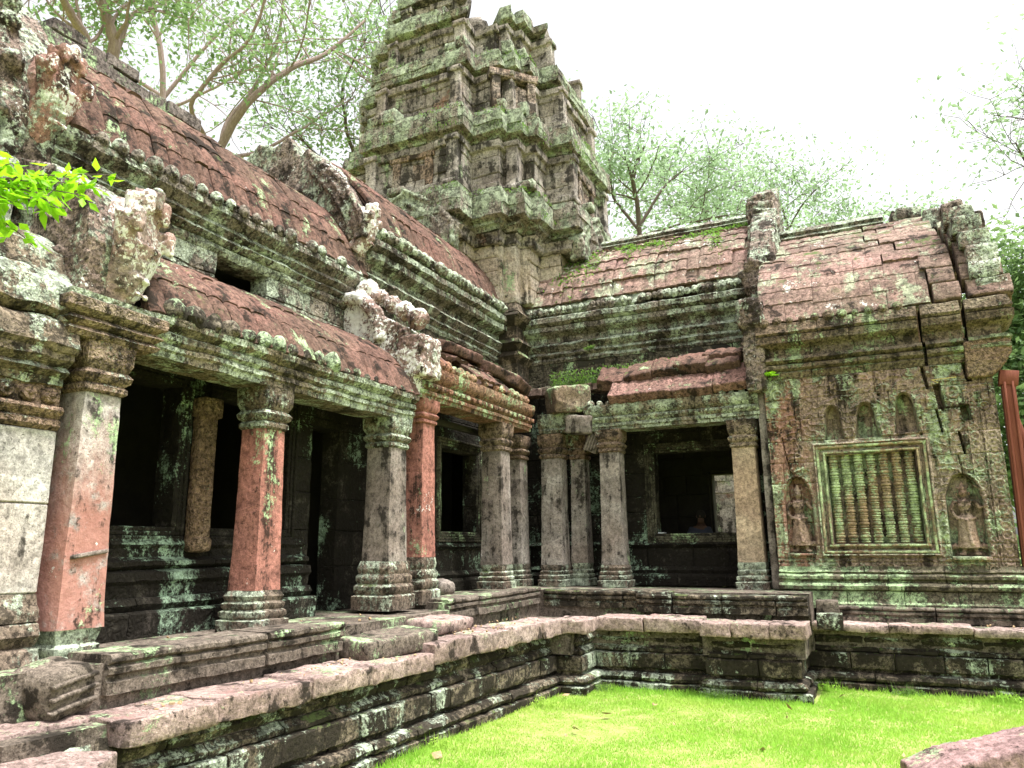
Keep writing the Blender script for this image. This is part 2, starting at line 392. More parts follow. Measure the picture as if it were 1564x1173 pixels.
M['boss'] = stone_mat('dark_lichen_boss_stone', (.24, .21, .16), (.17, .14, .11), dark=.66, lich=.58, white=.04, moss=.4, lc=(.28, .35, .22))
M['purple'] = stone_mat('smooth_purple_pink_stone', (.33, .215, .205), (.26, .17, .165), dark=.2, lich=.08, white=.03, moss=0, streak=0, grit=.2, bs=.5)
M['redslab'] = stone_mat('weathered_red_slab', (.30, .17, .145), (.22, .135, .11), dark=.36, lich=.16, white=.34, moss=.2, streak=.1)
M['pinkroof'] = stone_mat('mottled_pink_tiles', (.33, .205, .18), (.25, .18, .145), dark=.36, lich=.34, white=.4, moss=.35, lc=(.30, .32, .22), streak=.2, grit=0.7)
M['tower'] = stone_mat('tower_sandstone', (.52, .48, .44), (.31, .26, .23), dark=.52, lich=.26, white=.12, moss=.3, red=.08, redc=(.28, .17, .13), lc=(.27, .32, .20), streak=.7, bs=.9, grit=.6)
M['towermoss'] = stone_mat('moss_covered_tower_stone', (.40, .36, .31), (.25, .21, .17), dark=.50, lich=.74, white=.25, moss=.4, lc=(.29, .335, .235))
M['cream'] = stone_mat('pale_cream_sandstone', (.58, .53, .45), (.46, .37, .29), dark=.44, lich=.06, white=.04, moss=.2, streak=.8, carve=.2, cs=13, grit=0.4)
M['pinkpillar'] = stone_mat('salmon_pink_sandstone', (.42, .18, .145), (.31, .145, .115), dark=.36, lich=.28, white=.3, moss=0, streak=.9, bs=.55, grit=0.12)
M['palepillar'] = stone_mat('grey_and_salmon_sandstone', (.44, .42, .41), (.34, .29, .26), dark=.34, lich=.2, white=.3, moss=0, streak=.9, bs=.5, zred=(2.2, 3.4), redc=(.42, .19, .15), grit=0.12)
M['greypillar'] = stone_mat('grey_sandstone', (.34, .31, .28), (.22, .18, .155), dark=.42, lich=.14, white=.22, moss=0, streak=.8, bs=.4, grit=0.25)
M['tanpillar'] = stone_mat('tan_sandstone', (.46, .385, .28), (.40, .29, .21), dark=.14, lich=.05, white=.16, moss=0, streak=.6, bs=.5, grit=0.12)
M['pbase'] = stone_mat('green_pillar_base_stone', (.25, .21, .17), (.17, .13, .10), dark=.48, lich=.56, white=.22, moss=.3, lc=LC)
M['pcap'] = stone_mat('carved_capital_stone', (.32, .26, .19), (.26, .18, .13), dark=.46, lich=.26, white=.04, moss=0, carve=.4, cs=16, lc=LC)
M['pavwall'] = stone_mat('carved_tan_green_sandstone', (.42, .345, .265), (.35, .255, .20), dark=.47, lich=.54, white=.04, moss=.1, red=.1, redc=(.34, .18, .13), lc=(.33, .40, .25), carve=.12, cs=16, streak=.9, bs=.8, xred=(-1.15, -.75), grit=0.75)
M['frame'] = stone_mat('green_window_frame_stone', (.36, .30, .19), (.30, .20, .12), dark=.30, lich=.60, white=.0, moss=.1, lc=(.33, .42, .23), bs=.6, grit=0.45)
M['devata'] = stone_mat('reddish_relief_stone', (.33, .26, .20), (.31, .20, .15), dark=.40, lich=.12, white=.10, moss=0, bs=.7, grit=0.3)
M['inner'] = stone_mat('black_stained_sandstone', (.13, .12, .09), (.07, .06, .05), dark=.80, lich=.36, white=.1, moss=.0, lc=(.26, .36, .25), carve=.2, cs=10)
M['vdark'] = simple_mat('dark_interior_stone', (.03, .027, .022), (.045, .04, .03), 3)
M['carvpil'] = stone_mat('carved_tan_pilaster_stone', (.34, .255, .17), (.27, .18, .12), dark=.2, lich=.05, white=0, moss=0, carve=.4, cs=15)
M['gable'] = stone_mat('lichen_crusted_carved_stone', (.34, .28, .24), (.26, .19, .16), dark=.56, lich=.52, white=.46, moss=.2, carve=.2, cs=9, lc=LC)
M['wood'] = simple_mat('red_brown_painted_timber', (.15, .042, .026), (.20, .065, .038), 5, .7, .3, stretch=(9, 9, .7))
M['ground'] = simple_mat('bare_earth', (.10, .075, .04), (.07, .085, .02), 3)
M['grass'] = simple_mat('lawn_grass', (.20, .44, .045), (.33, .56, .09), 1.3, .8, 0, .1, trans=(.34, .52, .08), c3=(.42, .56, .12))
M['soil'] = simple_mat('grassy_soil', (.20, .30, .06), (.30, .27, .12), 6, .95, .5, .05)
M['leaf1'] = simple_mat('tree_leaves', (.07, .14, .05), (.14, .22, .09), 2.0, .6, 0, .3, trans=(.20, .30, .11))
M['leaf2'] = simple_mat('glare_paled_tree_leaves', (.16, .25, .13), (.22, .31, .18), 1.5, .6, 0, .3, trans=(.27, .38, .21))  # leaf colour lightened to stand in for glare and haze on distant foliage
M['leaf3'] = simple_mat('fresh_green_leaves', (.17, .40, .01), (.25, .50, .02), 8, .5, 0, .3, trans=(.32, .60, .02))
M['vine'] = simple_mat('vine_leaves', (.10, .17, .045), (.18, .26, .08), 6, .6, 0, .3, trans=(.15, .3, .04))
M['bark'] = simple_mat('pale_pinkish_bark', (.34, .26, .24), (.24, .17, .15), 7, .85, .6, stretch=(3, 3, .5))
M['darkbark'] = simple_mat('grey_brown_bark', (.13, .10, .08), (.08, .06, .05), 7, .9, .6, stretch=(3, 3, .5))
M['naga'] = stone_mat('pale_crusted_serpent_stone', (.46, .40, .36), (.34, .19, .155), dark=.42, lich=.26, white=.66, moss=0, lc=LC, bs=.8, grit=0.4)
M['dryleaf'] = simple_mat('dry_leaf', (.30, .20, .10), (.40, .29, .17), 20, .8, .2)

# ================================================================== ground
def polyplate(pts, z, zb):
    g = Geo(); n = len(pts); g.add([(x, y, z) for x, y in pts]+[(x, y, zb) for x, y in pts], [tuple(range(n)), tuple(range(2*n-1, n-1, -1))]+[(i+n, (i+1) % n+n, (i+1) % n, i) for i in range(n)]); return g
g = Geo(); S = 450
u = np.concatenate([[-S, -120, -40], np.linspace(-14, 14, 57), [40, 120, S]]); v = np.concatenate([[-S, -120, -30], np.linspace(-6, 22, 57), [50, 120, S]])
X, Y = np.meshgrid(u, v, indexing='ij'); Z = .02*fbm(np.stack([X, Y, X*0], -1), .8, 3)*(np.hypot(X, Y) < 40)-.02
g.add(*bigrid(np.stack([X, Y, Z], -1)))
single('ground', g, M['soil'], None, None, kind='structure')

def in_lawn(x, y): return (x > -4.55+.03*(y-6)+.02*np.sin(y*9)) & (y > 1.2) & ((y < 11.1) | ((x > -.95) & (y < 12.25))) & (x < 6)
def lawn(N, seed):
    r = np.random.default_rng(seed)
    x = r.uniform(-4.7, 5.5, N); y = 1.2+(r.random(N)**.8)*11.2
    k = in_lawn(x, y); x, y = x[k], y[k]; n = len(x)
    P = np.stack([x, y, 0*x], -1); dens = fbm(P, .9, 3)
    edge = np.exp(-np.minimum(np.abs(x+4.5), np.minimum(np.abs(y-11.0)+(x > -1)*9, np.abs(y-12.2)))/.12)
    h = r.uniform(.014, .046, n)*(1+.9*dens+.4*fbm(P, 5, 2))+edge*r.uniform(0, .09, n); a = r.uniform(0, 6.28, n); w = r.uniform(.0022, .004, n)*(1+y*.10)
    ln = r.uniform(.2, .9, n)*h; b = r.uniform(0, 6.28, n)
    z0 = .02*fbm(P, .8, 3)-.025
    V = np.zeros((n, 3, 3)); V[:, 0] = np.stack([x-np.cos(a)*w, y-np.sin(a)*w, z0], -1); V[:, 1] = np.stack([x+np.cos(a)*w, y+np.sin(a)*w, z0], -1)
    V[:, 2] = np.stack([x+np.cos(b)*ln, y+np.sin(b)*ln, z0+h], -1)
    return V.reshape(-1, 3), np.arange(n*3).reshape(n, 3)
g = Geo(); g.add(*lawn(420000, 5))
single('lawn_grass', g, M['grass'], 'short bright green lawn grass filling the courtyard', 'grass', kind='stuff', smooth=False)

# ================================================================== terrace (podium)
PP = [(-4.66, 3.05), (-4.30, 10.45), (-3.92, 10.45), (-3.92, 11.12), (-2.40, 11.2), (-2.40, 10.98), (-1.05, 10.98), (-1.05, 12.2), (5.2, 12.2)]
tx = PP+[(5.2, 16), (-9, 16), (-9, 3.05)]
ter = thing('stone_terrace', 'dark moulded stone podium with pink coping slabs running round two sides of the lawn', 'terrace', (-4.5, 8, 0))
g = Geo()
def pc(prof, **k): course(g, PP, prof, back=-.35, jit=.018, zj=.006, tilt=.012, **k)
pc([(.03, -.05), (.04, .07), (.0, .085)], blk=.9)
pc([(-.05, .09), (.0, .11), (.02, .15), (.0, .19), (-.06, .21)], blk=.8, gap=.012)
pc([(-.13, .212), (-.12, .26)], blk=1.0)
pc([(-.07, .265), (-.055, .28), (-.055, .46), (-.07, .475)], blk=.55, gap=.014)
pc([(-.12, .48), (-.10, .50), (-.10, .535), (-.15, .56), (-.17, .585)], blk=.8)
pc([(-.2, .59), (-.16, .60), (-.13, .66), (-.17, .72), (-.19, .775)], blk=.65, gap=.012)
part('podium_wall', g, M['podium'], ter, amp=.022, f=5)
g = polyplate([(x-.2 if i < 4 else x, y+.15 if i > 2 else y) for i, (x, y) in enumerate(PP)]+[(5.2, 16), (-9, 16), (-9, 3.05)], .86, .5)
part('paving', g, M['slabside'], ter)
# coping slabs, each a stone of its own
def coping(a, b, z0, z1, dep, lens, out, mat=None, dj=.03, ov=.03):
    a = np.array(a, float); b = np.array(b, float); L = np.linalg.norm(b-a); d = (b-a)/L; n = np.array([d[1], -d[0]]); ang = math.atan2(d[1], d[0]); s = 0
    while s < L-.05:
        w = min(rng.uniform(*lens), L-s)
        if L-s-w < .3: w = L-s
        oo = rng.uniform(-dj, dj); dz = rng.uniform(-.012, .012)
        c = a+d*(s+w/2)+n*(ov+oo-dep/2); g = Geo()
        stone(g, (c[0], c[1], (z0+z1)/2+dz), (w-.012, dep, z1-z0), (rng.uniform(-.012, .012), rng.uniform(-.02, .02), ang+rng.uniform(-.015, .015)), r=.018, cell=.05)
        out.append(g); s += w
slabs = []
coping((-4.62, 3.7), (-4.46, 7.35), .72, .89, .62, (.75, 1.15), slabs)
coping((-4.46, 7.35), (-4.24, 10.45), .78, 1.0, .55, (.7, 1.0), slabs)
coping((-4.4, 10.40), (-3.86, 10.42), .80, .985, .6, (.55, .7), slabs)
coping((-3.95, 11.08), (-2.4, 11.16), .775, .965, .62, (.7, .9), slabs, dj=.02)
coping((-2.38, 10.88), (-.98, 10.9), .78, .97, .6, (.42, .52), slabs, dj=.012)
coping((-1.1, 12.15), (5.2, 12.15), .77, .875, .5, (.9, 1.3), slabs, dj=.015)
coping((-5.15, 2.2), (-5.02, 3.72), .72, .90, .8, (.8, 1.0), slabs)
for i, g in enumerate(slabs): part('coping_slab', g, M['slab'], ter, amp=.022, f=9)
# second tier: moulded step blocks
def step_blocks(a, b, z0, z1, lens, dep=.5, mat='slabside', tz=.01, jit=.02):
    a = np.array(a, float); b = np.array(b, float); L = np.linalg.norm(b-a); d = (b-a)/L; s = 0
    while s < L-.05:
        w = min(rng.uniform(*lens), L-s)
        if L-s-w < .25: w = L-s
        g = Geo(); H = z1-z0; p = [(0, z0), (.0, z0+H*.3), (-.03, z0+H*.36), (-.03, z0+H*.44), (.012, z0+H*.52), (.012, z0+H*.66), (-.025, z0+H*.72), (.02, z0+H*.82), (.02, z1-.02), (0, z1)]
        dz = rng.uniform(-tz, tz); oo = rng.uniform(-jit, jit); n = np.array([d[1], -d[0]])
        course(g, [a+d*(s+.008)+n*oo, a+d*(s+w-.008)+n*oo], [(q, z+dz) for q, z in p], blk=5, back=-dep, step=.08, tilt=.012)
        part('step_block', g, M[mat], ter, amp=.014, f=6); s += w
step_blocks((-5.12, 3.92), (-5.12, 6.6), .98, 1.26, (1.3, 1.6))
step_blocks((-5.25, 8.95), (-5.22, 12.0), 1.08, 1.34, (.8, 1.2), mat='slabside')
step_blocks((-5.2, 12.0), (-3.0, 11.9), 1.04, 1.3, (.6, .9), mat='podium')
step_blocks((-3.55, 11.85), (-1.02, 11.85), 1.0, 1.27, (.55, .9), mat='podium')
step_blocks((-.98, 12.62), (5.2, 12.62), .87, 1.09, (1.2, 1.8), mat='slabside')
g = polyplate([(-5.2, 3.9), (-5.2, 8.9), (-9, 8.9), (-9, 2.5), (-5.5, 2.5)], 1.2, .5); part('gallery_floor', g, M['slabside'], ter)
g = polyplate([(-5.3, 8.9), (-5.3, 12.05), (-1.02, 12.05), (-1.02, 13.4), (-9, 13.4), (-9, 8.9)], 1.29, .5); part('gallery_floor', g, M['slabside'], ter)

# ================================================================== near-left porch
por = thing('stone_porch', 'pale grey pilaster and lichen-spotted cornice of the porch at the left edge', 'porch', (-6.3, 2.5, .9))
W0 = [(-5.70, 1.2), (-5.70, 3.70)]
g = Geo(); wall_courses(g, W0, 1.7, 2.92, .62, blk=2.2, back=-.7, jit=.003)
part('pilaster', g, stone_mat('pale_grey_pilaster_stone', (.46, .46, .44), (.36, .31, .28), dark=.30, lich=.05, white=.08, moss=0, streak=1, bs=.4, grit=.1), por, amp=.006, f=4)
g = Geo()
for p in ([(.02, .9), (.06, .95), (.06, 1.1), (.0, 1.12)], [(.10, 1.12), (.14, 1.2), (.10, 1.3), (.06, 1.32)], [(.03, 1.32), (.09, 1.4), (.06, 1.48), (.02, 1.5)], [(.05, 1.5), (.05, 1.58), (.02, 1.62), (.0, 1.7)]):
    course(g, W0, p, blk=1.1, back=-.7)
part('pilaster_base', g, M['pbase'], por, amp=.014)
g = Geo()
for p in ([(.0, 2.92), (.03, 2.95), (.03, 2.99), (.0, 3.01), (.04, 3.04), (.06, 3.07), (.04, 3.10)], [(.0, 3.10), (.0, 3.26), (.02, 3.27)], ):
    course(g, W0, p, blk=1.1, back=-.7)
for i in range(9):
    yy = 3.60-i*.17; tube(g, [(-5.70, yy, 3.18), (-5.655, yy, 3.18)], [.068, .05], 12); ball(g, (-5.655, yy, 3.18), .022, 8, 6)
part('pilaster_capital', g, M['pcap'], por, amp=.006)
g = Geo()
for p in ([(.02, 3.27), (.03, 3.33), (.10, 3.37), (.06, 3.41), (.13, 3.46), (.13, 3.52)], [(.12, 3.52), (.16, 3.56), (.12, 3.72), (.06, 3.78)], [(.05, 3.78), (.12, 3.84), (.06, 4.05), (-.1, 4.2)], [(-.05, 4.2), (-.1, 4.4), (-.35, 4.6), (-.6, 4.72)]):
    course(g, W0, p, blk=.8, back=-1.1, jit=.03, gap=.03, zj=.01, tilt=.03)
part('cornice', g, M['lintel'], por, amp=.03, f=5)
g = Geo(); stone(g, (-6.9, 1.8, 4.3), (1.2, 3.4, 2.0), r=.1, cell=.2); stone(g, (-6.5, 2.3, 1.1), (1.3, 2.4, 1.0), cell=.3)
part('rear_masonry', g, M['cornice'], por, amp=.05)
g = Geo(); wall_courses(g, [(-6.85, 0.9), (-6.85, 3.6)], 5.2, 7.0, .35, jit=.05, back=-1.2, blk=.6)
part('upper_masonry', g, M['gable'], por, amp=.05)

# ================================================================== pillars
def pillar(parent, cx, cy, z0, zb, zc, z1, h, mat, bmat='pbase', cmat='pcap', bw=.26, cw=.24, lean=(0, 0), hy=1, group=None, label=None, taper=.02):
    g = Geo(); sqcol(g, cx, cy, [(h+taper, zb), (h+taper*.6, zb+.25), (h, (zb+zc)/2), (h-taper*.4, zc)], hy=hy, lean=lean)
    s = part('pillar', g, M[mat], parent, amp=.009, f=5, label=label)
    if group: s['group'] = group
    H = zb-z0; g = Geo()
    sqcol(g, cx, cy, [(bw, z0), (bw+.005, z0+H*.28), (bw-.03, z0+H*.32), (bw-.012, z0+H*.38), (bw-.012, z0+H*.48), (bw-.045, z0+H*.54), (bw-.03, z0+H*.6), (bw-.03, z0+H*.68), (bw-.055, z0+H*.74), (bw-.04, z0+H*.86), (h+.02, z0+H)], hy=hy)
    o = part('pillar_base', g, M[bmat], s, amp=.014, f=8)
    H = z1-zc; ox, oy = lean[0]*(zc-zb), lean[1]*(zc-zb); g = Geo()
    sqcol(g, cx+ox, cy+oy, [(h, zc), (h+.022, zc+H*.05), (h+.022, zc+H*.14), (h-.0, zc+H*.19), (h+.035, zc+H*.26), (h+.045, zc+H*.36), (h+.01, zc+H*.46), (h+.02, zc+H*.5), (h+.045, zc+H*.62), (h+.05, zc+H*.96), (h+.05, z1)], hy=hy)
    part('pillar_capital', g, M[cmat], s, amp=.008, f=9)
    return s

def wall_open(g, axis, c, a0, a1, z0, z1, th, ops, **k):
    """masonry wall with rectangular openings; axis 'x': wall plane x=c running along y, 'y': plane y=c along x; face towards courtyard"""
    zs = sorted({z0, z1, *[o[2] for o in ops], *[o[3] for o in ops]})
    for za, zb in zip(zs[:-1], zs[1:]):
        cuts = [a0]
        for o in sorted(ops):
            if o[2] <= za+1e-6 and o[3] >= zb-1e-6: cuts += [o[0], o[1]]
        cuts.append(a1)
        for p, q in zip(cuts[::2], cuts[1::2]):
            if q-p < .03: continue
            path = [(c, p), (c, q)] if axis == 'x' else [(p, c), (q, c)]
            wall_courses(g, path, za, zb, .42, back=-th, **k)
def frame_bars(g, axis, c, a0, a1, z0, z1, n=3, w=.06, d0=.02, dd=.035, dep=.25):
    for i in range(n):
        e = i*w; D = d0+(n-1-i)*(-dd)+dd*(n-1)
        D = d0+dd*i
        A0, A1, Z0, Z1 = a0-e-w, a1+e+w, z0-e-w, z1+e+w
        for (p, q, r_, s_) in ((A0, A1, Z1-w, Z1), (A0, A1, Z0, Z0+w), (A0, A0+w, Z0+w, Z1-w), (A1-w, A1, Z0+w, Z1-w)):
            cc = ((c+D-dep/2, (p+q)/2, (r_+s_)/2), (dep, q-p-.002, s_-r_-.002)) if axis == 'x' else (((p+q)/2, c-D+dep/2, (r_+s_)/2), (q-p-.002, dep, s_-r_-.002))
            stone(g, cc[0], cc[1], r=.012, cell=.15)
def room(g, x0, x1, y0, y1, z0, z1, t=.3, skip=()):
    B = dict(w=((x0-t/2, (y0+y1)/2, (z0+z1)/2), (t, y1-y0+2*t, z1-z0)), e=((x1+t/2, (y0+y1)/2, (z0+z1)/2), (t, y1-y0, z1-z0)), s=(((x0+x1)/2, y0-t/2, (z0+z1)/2), (x1-x0, t, z1-z0)), n=(((x0+x1)/2, y1+t/2, (z0+z1)/2), (x1-x0, t, z1-z0)), t=(((x0+x1)/2, (y0+y1)/2, z1+t/2), (x1-x0, y1-y0, t)))
    for k, (c, s) in B.items():
        if k not in skip: stone(g, c, s, r=.02, cell=1.2)

def bosses(g, axis, c, s0, s1, z, r=.1, pitch=.2, miss=.1, dep=.7):
    s = s0
    while s < s1:
        if rng.random() > miss:
            q = r*rng.uniform(.68, 1.2); dz = rng.uniform(-.01, .01)
            p = (c, s, z+dz) if axis == 'x' else (s, c, z+dz)
            rr = (q*dep, q, q*1.05) if axis == 'x' else (q, q*dep, q*1.05)
            ball(g, p, rr, 12, 8)
            p2 = (c+q*dep*.75, s, z+dz-.01) if axis == 'x' else (s, c-q*dep*.75, z+dz-.01)
            ball(g, p2, q*.42, 8, 6)
        s += pitch

def naga(g, base, dirv, h=1.0, heads=5):
    """fan of serpent heads rising from the end of a gable arch; dirv = outward direction in plan"""
    b = np.array(base, float); d = np.array([dirv[0], dirv[1], 0.]); s = np.array([-dirv[1], dirv[0], 0.])
    tube(g, [b-d*.12*h, b+d*.08*h+[0, 0, .25*h], b+d*.16*h+[0, 0, .55*h]], [.2*h, .2*h, .22*h], 10)
    hood = []
    for i in range(heads):
        a = (i-(heads-1)/2)/((heads-1)/2); top = b+d*(.22*h)+s*(a*.26*h)+np.array([0, 0, (1.0-.28*a*a)*h])
        mid = b+d*.2*h+s*(a*.18*h)+np.array([0, 0, (.55-.05*a*a)*h])
        tube(g, [b+d*.12*h+s*a*.08*h+[0, 0, .15*h], mid, top, top+d*.10*h-[0, 0, .06*h], top+d*.12*h-[0, 0, .17*h]], [.09*h, .095*h, .085*h, .07*h, .03*h], 8)
        ball(g, top+d*.10*h+[0, 0, -.02*h], .06*h, 8, 6)
    ball(g, b+d*.02*h+[0, 0, .62*h], (.2*h, .2*h, .34*h), 12, 8)
    for i in range(4): tube(g, [b+d*.26*h+[0, 0, .12*h+i*.13*h]-s*.09*h, b+d*.3*h+[0, 0, .10*h+i*.13*h], b+d*.26*h+[0, 0, .12*h+i*.13*h]+s*.09*h], .02*h, 6)

# ================================================================== near gallery (section A)
ga = thing('gallery', 'near half of the left gallery with red tiled roofs and tall salmon pink pillars', 'gallery', (-6.6, 6.1, 1.2))
pillar(ga, -5.80, 4.0, 1.0, 1.42, 3.26, 3.68, .178, 'palepillar', bw=.225, lean=(.01, .0), taper=.028, label='grey and salmon pillar nearest the camera, chipped at its foot')
g = Geo(); stone(g, (-5.605, 4.01, 1.98), (.05, .30, .035), (R(8), R(-12), R(3)), r=.012, cell=.05); part('chipped_edge', g, M['greypillar'], ga, amp=.01)
pillar(ga, -5.82, 6.02, 1.2, 1.6, 3.24, 3.68, .168, 'pinkpillar', bmat='pbase', cmat='lintel', label='salmon pink pillar in the middle of the near gallery')
pillar(ga, -5.84, 8.32, 1.24, 1.84, 3.3, 3.70, .2, 'greypillar', bw=.3, cmat='lintel', label='worn grey pillar with green lichen joined to a pink one')
LA = [(-5.6, 3.55), (-5.6, 8.58)]
g = Geo()
course(g, LA, [(0, 3.68), (.005, 3.74), (.03, 3.76), (.03, 3.80), (.0, 3.815), (.02, 3.83), (.05, 3.85), (.05, 3.90), (.02, 3.92), (.10, 3.97), (.11, 4.03)], blk=2.3, back=-.42, jit=.006)
part('lintel', g, M['lintel'], ga, amp=.02, f=5)
g = Geo(); bosses(g, 'x', -5.54, 4.55, 6.75, 4.1, .105, .22, 0); bosses(g, 'x', -5.54, 7.0, 8.4, 4.06, .06, .2, .3)
course(g, [(-5.62, 4.4), (-5.62, 8.5)], [(.03, 4.03), (.05, 4.06), (.02, 4.16)], blk=.5, back=-.3, jit=.02, skip=.12)
part('eave_bosses', g, M['boss'], ga, amp=.035, f=8)
g = Geo(); tile_roof(g, (-5.6, 4.3), (-5.6, 8.6), [(.04, 4.05), (-.08, 4.32), (-.35, 4.62), (-.75, 4.9), (-1.3, 5.1)], crs=.46, pitch=.20, rib=.036, seed=3, off=.009, lip=.006, wide=(1, 3), cell=11)
part('lower_roof', g, M['redroof'], ga, amp=.014, f=6)
WA = [(-6.8, 3.6), (-6.8, 8.75)]
g = Geo(); wall_courses(g, [(-6.8, 3.6), (-6.8, 6.1)], 4.95, 5.45, .25, blk=.7, back=-.3); wall_courses(g, [(-6.8, 6.95), (-6.8, 8.75)], 4.95, 5.45, .25, blk=.7, back=-.3); stone(g, (-6.95, 6.5, 5.02), (.3, .9, .16), r=.02)
for p in ([(.0, 5.45), (.04, 5.5), (.04, 5.55), (.0, 5.57)], [(.03, 5.57), (.10, 5.63), (.05, 5.68)], [(.05, 5.68), (.13, 5.74), (.09, 5.8), (.16, 5.86), (.2, 5.9), (.2, 5.98)]): course(g, WA, p, blk=.8, back=-.35, jit=.012)
bosses(g, 'x', -6.62, 4.4, 8.3, 6.04, .10, .21, .15)
course(g, [(-6.8, 4.3), (-6.8, 8.7)], [(.12, 5.98), (.16, 6.02), (.1, 6.12)], blk=.5, back=-.3, jit=.03, skip=.1)
part('upper_wall', g, M['cornice'], ga, amp=.026, f=5)
g = Geo(); tile_roof(g, (-6.8, 3.9), (-6.8, 8.9), [(.12, 6.05), (-.1, 6.6), (-.5, 7.15), (-1.0, 7.52), (-1.62, 7.75)], crs=.46, pitch=.20, rib=.036, seed=5, off=.009, lip=.006, wide=(1, 3), cell=11)
part('upper_roof', g, M['redroof'], ga, amp=.014, f=6)
g = Geo(); tile_roof(g, (-10.0, 8.9), (-10.0, 3.9), [(.12, 6.05), (-.1, 6.6), (-.5, 7.15), (-1.0, 7.52), (-1.62, 7.75)], crs=.5, pitch=.43, seed=6, cell=5)
part('rear_roof', g, M['redroof'], ga, amp=.01)
g = Geo()
course(g, [(-8.25, 4.6), (-8.25, 7.35)], plain(7.68, 7.86, .04), blk=.45, back=-.3, jit=.03, zj=.02)
course(g, [(-8.27, 4.6), (-8.27, 6.9)], plain(7.86, 8.06, .04), blk=.4, back=-.3, jit=.04, zj=.02, skip=.12)
course(g, [(-8.28, 4.7), (-8.28, 5.9)], plain(8.06, 8.22, .02), blk=.45, back=-.3, jit=.04, zj=.03, skip=.2)
part('ridge_stones', g, stone_mat('grey_lichen_ridge_stone', (.24, .21, .19), (.17, .14, .13), dark=.4, lich=.42, white=.1, moss=.3), ga, amp=.025)
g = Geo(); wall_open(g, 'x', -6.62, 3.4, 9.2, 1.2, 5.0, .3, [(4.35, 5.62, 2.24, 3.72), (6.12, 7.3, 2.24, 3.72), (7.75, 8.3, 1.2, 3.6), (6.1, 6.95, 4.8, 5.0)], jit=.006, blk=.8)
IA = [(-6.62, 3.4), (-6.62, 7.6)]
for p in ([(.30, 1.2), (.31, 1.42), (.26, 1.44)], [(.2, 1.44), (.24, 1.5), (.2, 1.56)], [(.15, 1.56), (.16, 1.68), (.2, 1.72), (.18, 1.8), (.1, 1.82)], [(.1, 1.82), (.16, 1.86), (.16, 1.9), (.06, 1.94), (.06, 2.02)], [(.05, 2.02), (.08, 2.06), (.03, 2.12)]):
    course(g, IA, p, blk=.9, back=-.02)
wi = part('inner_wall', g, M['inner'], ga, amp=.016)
for (y0, y1) in ((4.35, 5.62), (6.12, 7.3)):
    g = Geo(); frame_bars(g, 'x', -6.62, y0, y1, 2.24, 3.72, n=3, w=.045, d0=.0, dd=.02); part('window_frame', g, M['inner'], wi, amp=.006)
g = Geo(); stone(g, (-6.52, 5.87, 2.85), (.12, .23, 1.5), r=.01, cell=.08); stone(g, (-6.5, 5.87, 3.52), (.2, .27, .22), r=.03); stone(g, (-6.5, 5.87, 2.06), (.16, .27, .16), r=.05)
for k in range(9):
    for a in range(8):
        t0 = a/8*6.283; ball(g, (-6.46, 5.87+.062*math.cos(t0), 2.25+k*.14+.05*math.sin(t0)), .016, 6, 5)
part('carved_pilaster', g, M['carvpil'], wi, amp=.006)
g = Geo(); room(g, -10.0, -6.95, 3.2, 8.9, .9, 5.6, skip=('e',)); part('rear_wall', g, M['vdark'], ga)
g = Geo(); stone(g, (-6.2, 3.5, 2.3), (.9, .14, 2.7), r=.02, cell=.2); part('end_wall', g, M['pinkpillar'], ga, amp=.01)
# half gable over the nearest pillar
g = Geo(); prism(g, [(0, 3.98), (1.35, 3.98), (1.42, 4.5), (1.3, 4.95), (.8, 5.3), (.1, 5.55), (-.2, 5.4), (-.1, 4.6)], (-6.95, 3.92, 0), (1, 0), .5)
for k in range(3): tube(g, [(-6.9, 3.72, 5.4-.12*k), (-6.3, 3.7, 5.1-.12*k), (-5.85, 3.7, 4.7-.1*k), (-5.75, 3.72, 4.2)], .05, 8)
for k in range(22): ball(g, (-6.75+.9*rng.random(), 3.66, 4.15+rng.random()*.9), rng.uniform(.03, .07), 8, 6)
gq = part('gable_end', g, M['gable'], ga, sculpt=.018, disp=.016, dscale=.12, label='carved panel of the gable above the nearest pillar')
g = Geo(); naga(g, (-5.74, 4.02, 4.0), (.9, .43), 1.08); part('serpent_heads', g, M['naga'], gq, sculpt=.014, disp=.014, dscale=.1)
g = Geo()
for p in ([(.02, 3.68), (.05, 3.72), (.0, 3.76)], [(.02, 3.76), (.07, 3.80), (.02, 3.84)], [(.03, 3.84), (.10, 3.89), (.10, 3.97), (.06, 4.0)]):
    course(g, [(-6.3, 3.62), (-5.57, 3.62), (-5.57, 4.35), (-6.3, 4.35)], p, blk=3, back=-.3)
part('gable_base', g, M['pcap'], ga, amp=.01)
# big gable at the near end of the upper roof
g = Geo(); prism(g, [(-4.0, 5.2), (.0, 5.2), (.12, 5.9), (.02, 6.5), (-.25, 7.0), (-.7, 7.5), (-1.1, 7.9), (-1.5, 8.3), (-1.9, 9.0), (-2.3, 8.5), (-3.2, 7.7), (-4, 6.8)], (-6.7, 3.72, 0), (1, 0), .45)
for k in range(4): tube(g, [(-6.6-.12*k, 3.46, 5.8), (-6.75-.12*k, 3.44, 6.5), (-6.9-.1*k, 3.46, 7.2-.05*k), (-7.6, 3.46, 7.8-.1*k), (-8.3, 3.46, 8.5-.12*k)], .055, 8)
for i in range(26): ball(g, (rng.uniform(-8.2, -6.6), 3.48, rng.uniform(5.5, 7.4)), rng.uniform(.05, .12), 8, 6)
gq = part('gable_end', g, M['gable'], ga, sculpt=.024, disp=.03, dscale=.13, label='large ruined gable at the near end of the upper roof')
g = Geo(); naga(g, (-6.68, 3.8, 5.75), (.95, .3), .9); part('serpent_heads', g, M['naga'], gq, sculpt=.018, disp=.015, dscale=.1)

